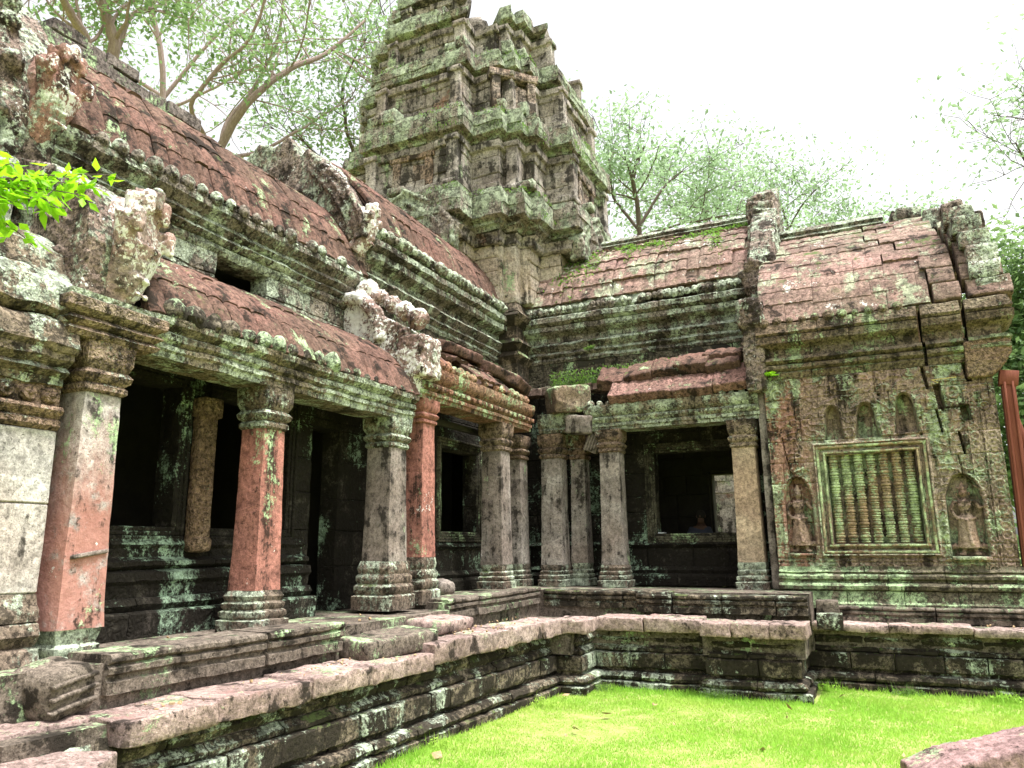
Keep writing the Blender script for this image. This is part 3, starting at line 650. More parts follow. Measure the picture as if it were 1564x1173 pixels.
# ================================================================== corner gallery (sections B and C)
gb = thing('gallery', 'L-shaped far gallery in the courtyard corner with a broken lower roof and mossy upper eaves', 'gallery', (-6.6, 13, 1.3))
pillar(gb, -5.79, 9.03, 1.26, 1.88, 3.72, 4.07, .17, 'pinkpillar', bw=.24, cmat='pinkpillar', label='slim bright salmon pillar beside the worn grey one')
pillar(gb, -5.81, 11.5, 1.34, 1.72, 3.6, 4.07, .19, 'greypillar', bw=.25, label='grey pillar left of the inner corner')
pillar(gb, -5.45, 13.22, 1.3, 1.68, 3.62, 4.08, .2, 'greypillar', bw=.27, label='patched grey pillar in the inner corner')
pillar(gb, -5.05, 13.55, 1.3, 1.7, 3.62, 4.08, .15, 'greypillar', bw=.2, label='slim grey pillar behind the corner pillar')
pillar(gb, -6.15, 13.0, 1.3, 1.7, 3.62, 4.08, .18, 'greypillar', bw=.24, label='grey pilaster in shadow behind the corner')
pillar(gb, -4.29, 13.2, 1.3, 1.68, 3.66, 4.08, .19, 'greypillar', bw=.27, label='light grey pillar with white crust in the far gallery')
pillar(gb, -1.93, 13.2, 1.28, 1.72, 3.6, 4.07, .2, 'tanpillar', bw=.27, label='pale tan pillar beside the carved pavilion')
g = Geo(); stone(g, (-1.58, 13.2, 2.9), (.12, .36, 3.2), r=.015); part('side_pilaster', g, M['greypillar'], gb, amp=.008)
LP = [(0, 4.07), (.005, 4.12), (.03, 4.14), (.03, 4.19), (.0, 4.2), (.02, 4.22), (.05, 4.26), (.05, 4.30), (.02, 4.32), (.08, 4.38), (.10, 4.46), (.10, 4.53)]
g = Geo(); course(g, [(-5.6, 8.72), (-5.6, 12.5)], LP, blk=3.9, back=-.42)
for i in range(20): stone(g, (-5.50, 8.85+i*.185, 4.245), (.03, .1, .07), r=.01, cell=.05)
bosses(g, 'x', -5.56, 9.2, 12.3, 4.6, .09, .2, .2)
part('lintel', g, stone_mat('tan_and_green_lintel_stone', (.27, .21, .14), (.30, .15, .10), dark=.32, lich=.5, white=.06, moss=.5, carve=.2, cs=12), gb, amp=.013)
g = Geo(); course(g, [(-4.72, 13.02), (-1.62, 13.02)], LP, blk=3.4, back=-.42, jit=.004)
for i in range(30): stone(g, (-4.6+i*.1, 12.98, 4.28), (.05, .05, .05), r=.01, cell=.05)
bosses(g, 'y', 13.0, -4.6, -1.7, 4.56, .07, .17, .1, 1.0)
part('lintel', g, M['lintel'], gb, amp=.013)
g = Geo(); course(g, [(-5.66, 13.0), (-5.0, 13.0), (-5.0, 13.5)], [(.0, 4.09), (.02, 4.14), (.0, 4.18), (.04, 4.24), (.05, 4.36), (.05, 4.45)], blk=1, back=-.35); part('lintel', g, M['lintel'], gb, amp=.02)
HR = [(.02, 4.6), (-.15, 4.82), (-.5, 5.05), (-.85, 5.18), (-1.25, 5.25)]
g = Geo(); tile_roof(g, (-5.6, 8.8), (-5.6, 12.2), HR, crs=.42, pitch=.21, seed=9, off=.03, lip=.06, keep=lambda s, t: (t < .4 and s < 2.9 and rng.random() > .3) or (t > .5 and t < 1.0 and s < 2.4) or (t > 1.0 and s < 3.0))
g2 = Geo()
part('lower_roof', g, M['redroof'], gb, amp=.02)
def tile_slab(c, size, rot, pitch=.2, axis=0):
    g = Geo(); stone(g, (0, 0, 0), size, r=.02, cell=.045); V = g.verts(); w = np.clip(V[:, 2]/size[2]+.5, 0, 1)
    ph = ((V[:, axis]/pitch) % 1-.5)*2; V[:, 2] += w*.03*(1-np.abs(ph)**4); fr = np.clip(-V[:, 1-axis]/size[1-axis]*2, 0, 1)**4; V[:, 1-axis] -= fr*.03*(1-np.abs(ph)**2)
    V = V@np.array(Euler(rot).to_matrix()).T+np.array(c); g.V = [V]; return g
g = tile_slab((-3.28, 13.12, 4.80), (1.86, .62, .16), (R(42), 0, R(1))); part('eave_slab', g, M['redslab'], gb, amp=.02, f=5)
g = tile_slab((-2.0, 13.14, 4.84), (.68, .62, .16), (R(42), R(-2), R(-1))); part('eave_slab', g, M['redslab'], gb, amp=.02, f=5)
g = Geo(); stone(g, (-2.2, 13.62, 5.0), (1.3, .3, .2), (R(20), 0, 0), r=.03, cell=.08); part('roof_bed', g, M['pinkroof'], gb, amp=.02)
g = Geo(); course(g, [(-6.45, 12.2), (-6.45, 13.75), (-1.6, 13.75)], plain(5.0, 5.16, 0), blk=.6, back=-.35, jit=.04); part('roof_ledge', g, M['pinkroof'], gb, amp=.03)
UB = [(-6.8, 8.9), (-6.8, 14.2), (-1.55, 14.2)]
g = Geo(); wall_courses(g, UB, 5.0, 5.75, .36, blk=.8, back=-.35)
part('upper_wall', g, stone_mat('damp_green_frieze_stone', (.20, .18, .13), (.13, .11, .08), dark=.5, lich=.45, white=.03, moss=.2, carve=.5, cs=13), gb, amp=.014)
g = Geo()
for p in ([(.02, 5.75), (.05, 5.8), (.02, 5.86)], [(.03, 5.86), (.10, 5.92), (.05, 5.98)], [(.05, 5.98), (.12, 6.05), (.16, 6.1), (.10, 6.16)], [(.0, 6.16), (.02, 6.3), (.12, 6.36)], [(.15, 6.36), (.2, 6.4), (.2, 6.5), (.14, 6.52)], [(.18, 6.52), (.27, 6.58), (.27, 6.68), (.2, 6.72)]):
    course(g, UB, p, blk=.8, back=-.35, jit=.012)
bosses(g, 'x', -6.56, 9.1, 14.0, 6.84, .10, .17, .12, .8); bosses(g, 'y', 14.0, -6.4, -1.7, 6.84, .09, .13, .1, .5)
course(g, [(-6.8, 9.0), (-6.8, 14.2), (-1.55, 14.2)], [(.16, 6.72), (.2, 6.78), (.12, 6.95), (.08, 7.02)], blk=.5, back=-.35, jit=.03, skip=.06)
part('cornice', g, M['cornice'], gb, amp=.024, f=5)
UC = [(.1, 6.98), (-.1, 7.5), (-.5, 8.0), (-1.0, 8.42), (-1.6, 8.66)]
g = Geo(); tile_roof(g, (-6.8, 9.1), (-6.8, 15.6), UC, crs=.46, pitch=.20, rib=.036, seed=13, off=.009, lip=.006, wide=(1, 3), cell=11); part('upper_roof', g, M['redroof'], gb, amp=.014, f=6)
g = Geo(); tile_roof(g, (-8.2, 14.2), (-1.4, 14.2), UC, crs=.36, pitch=.22, rib=.035, seed=15, off=.026, lip=.03, wide=(1, 4)); part('upper_roof', g, M['pinkroof'], gb, amp=.02, f=6)
g = Geo(); tile_roof(g, (-1.4, 17.2), (-8.2, 17.2), UC, crs=.6, pitch=.44, seed=16, cell=5); tile_roof(g, (-10, 15.6), (-10, 9.1), UC, crs=.6, pitch=.44, seed=17, cell=5); part('rear_roof', g, M['pinkroof'], gb)
g = Geo(); course(g, [(-5.4, 15.6), (-1.5, 15.6)], [(.05, 8.62), (.12, 8.68), (.05, 8.73), (.09, 8.78), (.04, 8.84), (.0, 8.87)], blk=1.4, back=-.3, jit=.015); part('ridge_stones', g, M['cornice'], gb, amp=.014)
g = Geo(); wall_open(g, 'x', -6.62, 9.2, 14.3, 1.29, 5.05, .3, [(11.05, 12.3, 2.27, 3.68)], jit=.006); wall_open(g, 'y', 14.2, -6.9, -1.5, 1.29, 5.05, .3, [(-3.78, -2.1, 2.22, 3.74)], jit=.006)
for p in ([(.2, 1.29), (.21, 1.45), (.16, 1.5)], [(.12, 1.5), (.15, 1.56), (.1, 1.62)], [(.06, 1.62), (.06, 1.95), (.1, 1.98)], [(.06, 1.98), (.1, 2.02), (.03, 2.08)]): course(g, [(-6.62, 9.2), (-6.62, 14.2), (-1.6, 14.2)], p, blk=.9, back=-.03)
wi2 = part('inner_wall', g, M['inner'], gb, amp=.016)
for ax, c, a0, a1, z0, z1 in (('x', -6.62, 11.05, 12.3, 2.27, 3.68), ('y', 14.2, -3.78, -2.1, 2.22, 3.74)):
    g = Geo(); frame_bars(g, ax, c, a0, a1, z0, z1, n=4, w=.045, d0=.0, dd=.02); part('window_frame', g, stone_mat('dim_window_frame_stone', (.15, .14, .10), (.09, .08, .06), dark=.5, lich=.35, white=0, moss=0), wi2, amp=.006)
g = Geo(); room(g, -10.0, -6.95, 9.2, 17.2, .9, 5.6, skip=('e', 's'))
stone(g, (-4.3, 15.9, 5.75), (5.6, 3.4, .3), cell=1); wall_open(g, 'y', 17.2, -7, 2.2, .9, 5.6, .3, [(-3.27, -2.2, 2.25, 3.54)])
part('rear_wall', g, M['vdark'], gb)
g = Geo(); frame_bars(g, 'y', 17.2, -3.27, -2.2, 2.25, 3.54, n=2, w=.05); part('window_frame', g, M['vdark'], gb)
# gables of the far gallery
g = Geo(); prism(g, [(-3.5, 6.2), (.0, 6.2), (.06, 6.75), (.0, 7.05), (-.22, 7.45), (-.6, 8.05), (-1.05, 8.4), (-1.2, 8.3), (-1.45, 8.72), (-1.75, 8.6), (-2.1, 8.75), (-3.0, 8.0), (-3.5, 7.2)], (-6.75, 8.85, 0), (1, 0), .4)
for k in range(3): tube(g, [(-6.55-.13*k, 8.62, 6.6), (-6.65-.13*k, 8.6, 7.0), (-7.0-.1*k, 8.6, 7.62-.08*k), (-7.7, 8.62, 8.25-.12*k)], .05, 8)
gq = part('gable_end', g, M['gable'], gb, sculpt=.026, disp=.03, dscale=.13, label='arched gable with serpent heads between the two red upper roofs')
g = Geo(); naga(g, (-6.74, 8.75, 6.45), (.95, .3), .76); part('serpent_heads', g, M['naga'], gq, sculpt=.018, disp=.015, dscale=.1)
g = Geo(); prism(g, [(0, 4.1), (1.35, 4.1), (1.42, 4.6), (1.2, 5.05), (.85, 5.25), (.3, 5.55), (-.05, 5.95), (-.1, 4.6)], (-6.95, 8.72, 0), (1, 0), .4)
tube(g, [(-6.9, 8.5, 5.6), (-6.5, 8.48, 5.6), (-6.2, 8.48, 5.3), (-6.15, 8.5, 4.9)], [.09, .11, .11, .09], 10)
for i in range(5): ball(g, (-6.5+i*.22, 8.68, 5.75-i*.14), rng.uniform(.12, .19), 10, 8)
stone(g, (-5.62, 8.75, 4.62), (.42, .5, .6), r=.05)
part('gable_end', g, stone_mat('white_crusted_carved_stone', (.34, .27, .24), (.30, .20, .17), dark=.38, lich=.34, white=.78, moss=.1, lc=LC), gb, sculpt=.02, disp=.035, dscale=.16, label='white-crusted half gable between the two lower roofs')
g = Geo(); stone(g, (-1.6, 13.02, 5.15), (.34, .5, 1.3), r=.05); prism(g, [(-.1, 4.5), (.7, 5.2), (.75, 5.9), (-.1, 5.9)], (-1.6, 13.0, 0), (0, 1), .3)
stone(g, (-1.62, 12.95, 5.85), (.42, .5, .5), r=.06)
part('gable_end', g, M['gable'], gb, sculpt=.03, disp=.05, dscale=.15, label='ragged stone post at the right end of the broken lower roof')
g = Geo(); prism(g, [(-.25, 5.9), (-.38, 6.6), (-.25, 7.2), (0.1, 7.8), (.7, 8.45), (1.2, 8.8), (1.6, 9.3), (1.9, 9.5), (2.2, 8.9), (3.0, 8.1), (3.4, 6.9), (3.4, 5.9)], (-1.45, 14.05, 0), (0, 1), .45)
for k in range(8): stone(g, (-1.5+rng.uniform(-.06, .06), 14.2+.16*k, 7.3+.26*k*.9), (.55, .3, .34), (rng.uniform(-.2, .2), rng.uniform(-.2, .2), 0), r=.05)
naga(g, (-1.6, 13.95, 6.35), (-.15, -.98), .8)
part('gable_end', g, M['gable'], gb, sculpt=.026, disp=.04, dscale=.16, label='upright ruined gable between the far gallery and the pavilion')
# thin dark bar set as a room lid behind broken lower roof
g = Geo(); stone(g, (-6.3, 10.9, 4.0), (.1, 3.2, .1), cell=.5); part('dark_room_lid', g, M['vdark'], gb)

# loose roof blocks lying on the broken lower roofs
def tile_block(c, size, rot, pitch=.2, axis=0):
    g = Geo(); gg = Geo(); stone(gg, (0, 0, 0), size, r=.025, cell=.04); V = gg.verts(); w = np.clip(V[:, 2]/size[2]+.5, 0, 1)
    ph = ((V[:, axis]/pitch) % 1-.5)*2; V[:, 2] += w*.035*np.sqrt(np.clip(1-ph*ph, 0, 1)); V[:, 2] += -.04*w*(V[:, 1-axis]/size[1-axis])**2*2
    V = V@np.array(Euler(rot).to_matrix()).T+np.array(c); g.V = [rough(V, .016, 7)]; g.F = gg.F; g.n = len(V); return g
blks = [((-4.22, 13.40, 5.08), (.62, .58, .22), (R(38), R(8), R(10)), 'largest reddish roof block, tilted at the left of the upper broken row'),
        ((-3.72, 13.36, 5.14), (.52, .56, .2), (R(36), R(-6), R(-4)), 'round-ribbed roof block just right of the tilted one'),
        ((-3.22, 13.36, 5.18), (.48, .54, .2), (R(36), R(3), R(3)), 'roof block with a white lichen spot, third along the broken row'),
        ((-2.74, 13.38, 5.22), (.6, .58, .2), (R(32), R(2), R(-3)), 'clean red ribbed roof block, fourth along the broken row'),
        ((-2.2, 13.32, 5.14), (.6, .46, .17), (R(32), R(-5), R(4)), 'thin red roof block lying under another near the right end'),
        ((-2.2, 13.52, 5.34), (.7, .46, .17), (R(24), R(4), R(-5)), 'thin red roof block lying on top near the right end')]
for c, s, r_, lb in blks:
    single('roof_block', tile_block(c, s, r_), M['redroof'], lb, 'stone block', group='fallen blocks on the broken far roof')
blk2 = [((-5.75, 12.15, 4.93), (.42, .75, .18), (R(-4), R(26), R(8)), 'red roof block tipped over the dark hole, left of the corner'),
        ((-5.95, 11.6, 5.08), (.45, .9, .16), (R(-3), R(20), R(-3)), 'long red roof block slipping over the slim pillars'),
        ((-6.1, 10.6, 5.2), (.5, 1.1, .15), (R(2), R(16), R(3)), 'long red roof block resting against the upper wall')]
for c, s, r_, lb in blk2:
    single('roof_block', tile_block(c, s, r_, axis=1), M['redroof'], lb, 'stone block', group='slipped blocks on the left lower roof')
g = Geo(); stone(g, (-5.1, 13.12, 4.72), (.7, .72, .5), (R(5), R(-4), R(38)), r=.05, cell=.04)
single('stone_block', g, stone_mat('grey_green_block_stone', (.24, .20, .15), (.2, .14, .1), dark=.25, lich=.5, white=.08, moss=.4), 'big squarish lichen-covered block balanced on top of the corner pillar', 'stone block', amp=.03, f=6)
g = Geo(); stone(g, (-4.85, 13.12, 4.22), (.5, .5, .34), (R(4), R(4), R(10)), r=.04, cell=.05)
single('stone_block', g, M['greypillar'], 'brown moulded block wedged under the big balanced block', 'stone block', amp=.02, f=6)
g = Geo(); stone(g, (-4.62, 13.2, 3.92), (.26, .2, .44), (R(5), R(24), R(5)), r=.02, cell=.05)
for k in range(4): stone(g, (-4.72+.06*k, 13.08, 3.88), (.03, .03, .3), (R(5), R(24), R(5)), r=.01, cell=.08)
single('stone_fragment', g, M['greypillar'], 'fluted stone fragment hanging tilted beside the corner pillar', 'stone fragment', amp=.008)

# ================================================================== tower
TX, TY = -8.4, 15.6
def red(m, L, w, dd=0):
    L2 = m+(L-m)*.32; w2 = w+(m-w)*.66
    q = [(-w, -L), (w, -L), (w, -L2), (w2, -L2), (w2, -m), (m, -m), (m, -w2), (L2, -w2), (L2, -w), (L, -w)]
    out = []
    for k in range(4):
        c, s = (1, 0, -1, 0)[k], (0, 1, 0, -1)[k]
        for x, y in q[:-1] if False else q: out.append((c*x-s*y, s*x+c*y))
    # remove the duplicated arm corners between quadrants
    res = []
    for p in out:
        if not res or abs(p[0]-res[-1][0])+abs(p[1]-res[-1][1]) > 1e-3: res.append(p)
    # each quadrant lists (-w,-L)...(L,-w); the next starts at (L,-w): drop repeats
    if abs(res[0][0]-res[-1][0])+abs(res[0][1]-res[-1][1]) < 1e-3: res.pop()
    return [(TX+x, TY+y) for x, y in res]
tow = thing('temple_tower', 'tall stepped ruined tower with mossy tiers rising behind the corner roofs', 'tower', (TX, TY, 0))
def tcourse(g, z0, z1, m, L, w, prof=None, **k):
    course(g, red(m, L, w), prof or plain(z0, z1, 0, .02), closed=True, back=-.35, **k)
def notch(x, y, z):
    """the ruined crown: nothing left above a ragged line that dips between two stubs"""
    dx, dy = x-TX, y-TY; a = dx*.9+dy*.42
    lim = 14.9 if a < -.3 else (13.75 if a < .75 else 14.15 if a < 1.7 else 13.3)
    if dy < -1.2 and dx < .6: lim = max(lim, 14.9)
    return z < lim+.12*math.sin(x*7+y*5)
g = Geo(); course(g, [(TX-2.0, TY-2.0), (TX+2.0, TY-2.0), (TX+2.0, TY+2.0), (TX-2.0, TY+2.0)], plain(4.7, 5.1), closed=True, blk=1.0)
sqp = [(TX-2.0, TY-2.0), (TX+2.0, TY-2.0), (TX+2.0, TY+2.0), (TX-2.0, TY+2.0)]
for p in ([(.05, 5.1), (.1, 5.2), (.0, 5.3)], [(0, 5.3), (.0, 5.7), (.04, 5.75)], [(.04, 5.75), (.12, 5.85), (.05, 5.95)], [(.0, 5.95), (.08, 6.05), (.16, 6.12), (.12, 6.2)], [(.0, 6.2), (.0, 6.5), (.1, 6.6)], [(.12, 6.6), (.2, 6.7), (.1, 6.8)], [(.1, 6.8), (.05, 6.95), (.0, 7.05)]):
    course(g, sqp, p, closed=True, blk=1.1, jit=.02)
part('corner_pier', g, stone_mat('black_streaked_cream_stone', (.42, .35, .26), (.26, .20, .15), dark=.7, lich=.15, white=0, moss=.5, streak=.8), tow, amp=.03)
g = Geo()
for z in np.arange(7.05, 8.3, .32): tcourse(g, z, z+.32, 2.0, 2.7, 1.15, blk=.6, jit=.012, gap=.012)
for (x, y) in ((TX+1.86, TY-1.86), (TX+1.6, TY-2.0), (TX+2.0, TY-1.6)): stone(g, (x, y, 7.65), (.34, .34, 1.25), r=.02, cell=.1)
part('tower_body', g, M['cream'], tow, amp=.022)
tiers = []
def cornice_tier(z0, z1, m, L, w, mat='towermoss', sk=0.03, keep=None):
    H = z1-z0; g = Geo(); k = dict(blk=.7, jit=.018, gap=.012, zj=.006, tilt=.012, skip=sk, keep=keep)
    tcourse(g, 0, 0, m, L, w, [(-.16, z0), (-.12, z0+H*.07), (-.05, z0+H*.10), (-.04, z0+H*.16), (.02, z0+H*.2)], **k)
    tcourse(g, 0, 0, m, L, w, [(.07, z0+H*.205), (.12, z0+H*.24), (.12, z0+H*.50)], **k)
    tcourse(g, 0, 0, m, L, w, [(.12, z0+H*.505), (.11, z0+H*.78), (.06, z0+H*.80)], **k)
    k['skip'] = sk*4
    tcourse(g, 0, 0, m, L, w, [(.0, z0+H*.805), (.03, z0+H*.84), (.02, z1-.02), (-.03, z1)], **k)
    part('cornice', g, M[mat], tow, amp=.055, f=2.6)
def wall_tier(z0, z1, m, L, w, keep=None):
    g = Geo(); n = max(2, int(round((z1-z0)/.36)))
    for a, b in zip(np.linspace(z0, z1, n+1)[:-1], np.linspace(z0, z1, n+1)[1:]): tcourse(g, a, b, m, L, w, blk=.6, jit=.016, gap=.012, keep=keep)
    tcourse(g, z0, z0+.16, m+.07, L+.07, w+.05, blk=.7, jit=.012, keep=keep); tcourse(g, z1-.2, z1-.02, m+.08, L+.08, w+.06, blk=.7, jit=.012, keep=keep)
    # engaged pilasters at the corners of the arms and main body
    for sx, sy in ((w-.14, -L-.02), (-w+.14, -L-.02), (m-.1, -m+.02), (L+.02, -w+.14), (L+.02, w-.14)):
        if keep is None or keep(TX+sx, TY+sy, z0): 
            stone(g, (TX+sx, TY+sy, (z0+z1)/2), (.26, .26, z1-z0), (0, 0, rng.uniform(-.03, .03)), r=.02, cell=.12)
            stone(g, (TX+sx, TY+sy, z1-.08), (.34, .34, .12), r=.02, cell=.12); stone(g, (TX+sx, TY+sy, z0+.06), (.34, .34, .12), r=.02, cell=.12)
    part('tier_wall', g, M['tower'], tow, amp=.045, f=2.2)
g = Geo(); tcourse(g, 0, 0, 2.05, 2.95, 1.2, [(0, 8.28), (.04, 8.32), (.04, 8.42), (.1, 8.5)], blk=.6, jit=.03); part('cornice', g, M['tower'], tow, amp=.03)
cornice_tier(8.55, 9.45, 2.3, 3.1, 1.22, sk=.01)
wall_tier(9.45, 10.6, 2.17, 2.93, 1.18)
cornice_tier(10.55, 11.35, 2.25, 3.0, 1.22, sk=.02)
wall_tier(11.35, 12.4, 2.03, 2.7, 1.12)
cornice_tier(12.35, 13.0, 2.02, 2.65, 1.12, sk=.03)
wall_tier(13.0, 13.8, 1.82, 2.4, 1.04, keep=notch)
cornice_tier(13.78, 14.4, 1.85, 2.42, 1.06, sk=.06, keep=notch)
wall_tier(14.4, 15.0, 1.5, 1.95, .95, keep=notch)
cornice_tier(14.95, 15.5, 1.55, 2.0, .95, sk=.1, keep=lambda x, y, z: (x-TX)*.9+(y-TY)*.42 < -.2)
g = Geo()
for z0, z1, h in ((5, 9.4, 1.8), (9.4, 11.3, 1.75), (11.3, 13.0, 1.5), (13, 13.7, 1.2)): stone(g, (TX, TY, (z0+z1)/2), (2*h, 2*h, z1-z0), r=.05, cell=.6)
stone(g, (TX-1.0, TY, 14.2), (.8, 1.8, 1.2), r=.1, cell=.3)
for s_ in ((0, -1), (1, 0), (0, 1), (-1, 0)):
    for z0, z1, L in ((7, 9.4, 2.6), (9.4, 11.3, 2.4), (11.3, 13, 2.1), (13, 13.6, 1.8)): stone(g, (TX+s_[0]*L/2, TY+s_[1]*L/2, (z0+z1)/2), (1.7 if s_[0] == 0 else L, 1.7 if s_[1] == 0 else L, z1-z0-.01), r=.03, cell=.6)
part('light_block_core', g, M['tower'], tow)  # hidden boxes added inside the tower to keep light from passing through
# loose crown stones, false gables over the arms, leaning blocks on ledges
g = Geo()
for (x, y, z, s, r_) in ((.5, -1.2, 14.5, (.8, .5, .5), (.1, .2, .4)), (.2, -.6, 14.9, (.6, .6, .7), (0, .1, .2)), (-.2, -1.3, 15.15, (.5, .6, .4), (.1, 0, .5)), (1.7, -.3, 14.45, (.9, .5, .35), (0, -.3, .6)), (1.4, .2, 14.1, (.7, .7, .5), (.1, .1, .3)), (-.6, -1.5, 15.5, (.7, .5, .4), (0, 0, .1)), (-.1, -.9, 15.6, (.6, .6, .5), (.2, .1, .9))):
    stone(g, (TX+x, TY+y, z), s, r_, r=.05, cell=.12)
part('crown_stone', g, M['tower'], tow, amp=.03)
def false_gable(cx, cy, z, wd, ht, n):
    g = Geo(); ux = (n[1]*-1, n[0]) if False else (-n[1], n[0]); po = [(-wd, z), (wd, z), (wd*1.08, z+ht*.35), (wd*.8, z+ht*.62), (wd*.45, z+ht*.8), (0, z+ht), (-wd*.45, z+ht*.8), (-wd*.8, z+ht*.62), (-wd*1.08, z+ht*.35)]
    prism(g, po, (cx, cy, 0), ux, .3); q = (cx+n[0]*.16, cy+n[1]*.16)
    for k in (1.0, .8): tube(g, [(q[0]+ux[0]*a*k*wd, q[1]+ux[1]*a*k*wd, z+ht*b*k) for a, b in ((1, 0), (1, .35), (.75, .6), (.4, .78), (0, .97), (-.4, .78), (-.75, .6), (-1, .35), (-1, 0))], .05, 6)
    ball(g, (q[0], q[1], z+ht*.35), (.16, .16, .3)); ball(g, (q[0], q[1], z+ht*.6), .11); return g
for c in ((TX, TY-3.05, 8.0, 1.15, 1.5, (0, -1)), (TX+3.05, TY, 8.1, 1.1, 1.4, (1, 0))):
    part('false_gable', false_gable(*c), M['towermoss' if c[2] < 9 else 'tower'], tow, sculpt=.04, disp=.06, dscale=.2)
for (cx, cy, z, n) in ((TX, TY-2.8, 9.5, (0, -1)), (TX+2.8, TY, 9.5, (1, 0)), (TX, TY-2.5, 11.4, (0, -1)), (TX+2.5, TY, 11.4, (1, 0)), (TX+1.95, TY-1.95, 11.4, (.7, -.7))):
    g = Geo(); u_ = np.array([-n[1], n[0], 0.]); c_ = np.array([cx+n[0]*.06, cy+n[1]*.06, 0.]); an = math.atan2(u_[1], u_[0])
    for a in (-.42, .42): stone(g, c_+u_*a+[0, 0, z+.42], (.2, .22, .8), (0, 0, an), r=.02)
    stone(g, c_+[0, 0, z+.9], (1.15, .26, .2), (0, R(2), an), r=.02); stone(g, c_+u_*.1+np.array([n[0], n[1], 0])*-.0+[0, 0, z+.34], (.42, .12, .66), (0, R(14), an), r=.02)
    part('false_door', g, stone_mat('tower_door_stone_%d' % int(z), (.46, .40, .36), (.36, .25, .19), dark=.6, lich=.08, white=0, moss=.2), tow, amp=.02)
for k in range(12):
    z, m, L, w = [(9.5, 2.3, 3.1, 1.22), (11.4, 2.25, 3.0, 1.2), (13.05, 2.0, 2.6, 1.1)][k % 3]
    sd_ = rng.integers(0, 4); t = rng.uniform(-1, 1)
    x, y = [(t*w, -L+.1), (L-.1, t*w), (m-.05+0*t, -m+rng.uniform(0, .6)), (m-rng.uniform(0, .6), -m+.05)][sd_]
    g = Geo(); stone(g, (TX+x, TY+y, z+.08), (rng.uniform(.2, .5), rng.uniform(.2, .4), rng.uniform(.15, .35)), tuple(rng.uniform(-.15, .15, 3)), r=.03, cell=.1); part('ledge_stone', g, M['towermoss'], tow, amp=.03)
# small carved goddess on the cream corner
def devata(g, o, ux, n, H, arm=1, hold=True):
    """standing relief goddess: o = foot centre, ux = side direction, n = outward"""
    o = np.array(o, float); ux = np.array([ux[0], ux[1], 0.]); nn = np.array([n[0], n[1], 0.]); s = H/1.05
    def P(u, z, d=0.0): return o+ux*u*s+nn*d*s+np.array([0, 0, z*s])
    tube(g, [P(-.0, .10, .03), P(0, .3, .035), P(0, .50, .04), P(.0, .56, .04)], [.15*s, .125*s, .105*s, .085*s], 12)
    for a in (-1, 1): tube(g, [P(.12*a, .13, .03), P(.2*a, .10, .02), P(.22*a, .06, .02)], [.05*s, .035*s, .01*s], 6)
    for a in (-1, 1):
        tube(g, [P(.055*a, .12, .04), P(.055*a, .03, .04)], .032*s, 8); ball(g, P(.075*a, .015, .06), (.055*s, .035*s, .022*s), 8, 6)
    tube(g, [P(0, .54, .04), P(0, .60, .045), P(0, .68, .05), P(0, .76, .04), P(0, .80, .04)], [.085*s, .062*s, .085*s, .095*s, .04*s], 12)
    for a in (-1, 1): ball(g, P(.042*a, .705, .10), .034*s, 8, 6)
    tube(g, [P(0, .78, .04), P(0, .85, .045)], .03*s, 8)
    ball(g, P(0, .895, .055), (.055*s, .055*s, .068*s), 12, 9)
    ball(g, P(0, .89, .112), (.010*s, .012*s, .014*s), 6, 5); tube(g, [P(-.018, .868, .103), P(.018, .868, .103)], .006*s, 5)
    for a in (-1, 1): ball(g, P(.02*a, .905, .103), .009*s, 6, 4); ball(g, P(.062*a, .88, .05), (.014*s, .014*s, .03*s), 6, 5)
    tube(g, [P(0, .94, .05), P(0, .975, .05), P(0, 1.05, .045)], [.058*s, .04*s, .008*s], 10)
    for a in (-1, 1): tube(g, [P(.05*a, .95, .05), P(.06*a, 1.0, .045)], [.02*s, .004*s], 6)
    tube(g, [P(-.06, .80, .07), P(0, .76, .10), P(.06, .80, .07)], .012*s, 6)
    b = -arm
    tube(g, [P(.09*b, .77, .05), P(.135*b, .66, .06), P(.115*b, .56, .08), P(.02*b, .50, .12)], [.032*s, .027*s, .024*s, .018*s], 8); ball(g, P(.0, .495, .13), (.03*s, .02*s, .018*s), 8, 5)
    tube(g, [P(.09*arm, .77, .05), P(.15*arm, .66, .06), P(.20*arm, .70, .09), P(.19*arm, .82, .10)], [.032*s, .027*s, .024*s, .018*s], 8); ball(g, P(.185*arm, .845, .10), .026*s, 8, 6)
    if hold: tube(g, [P(.185*arm, .85, .1), P(.16*arm, .95, .08), P(.10*arm, 1.0, .06)], .014*s, 6)
    tube(g, [P(-.1, .52, .09), P(0, .50, .14), P(.1, .52, .09)], .02*s, 6); tube(g, [P(0, .5, .15), P(0, .3, .15), P(.02, .14, .16)], [.026*s, .022*s, .03*s], 6)
g = Geo(); devata(g, (-6.72, 13.585, 7.5), (1, 0), (0, -1), .56)
tube(g, [(-6.9, 13.6, 7.5), (-6.9, 13.6, 7.95), (-6.72, 13.6, 8.15), (-6.54, 13.6, 7.95), (-6.54, 13.6, 7.5)], .028, 6)
part('relief_figure', g, M['cream'], tow, sculpt=.012, disp=.008, dscale=.08)

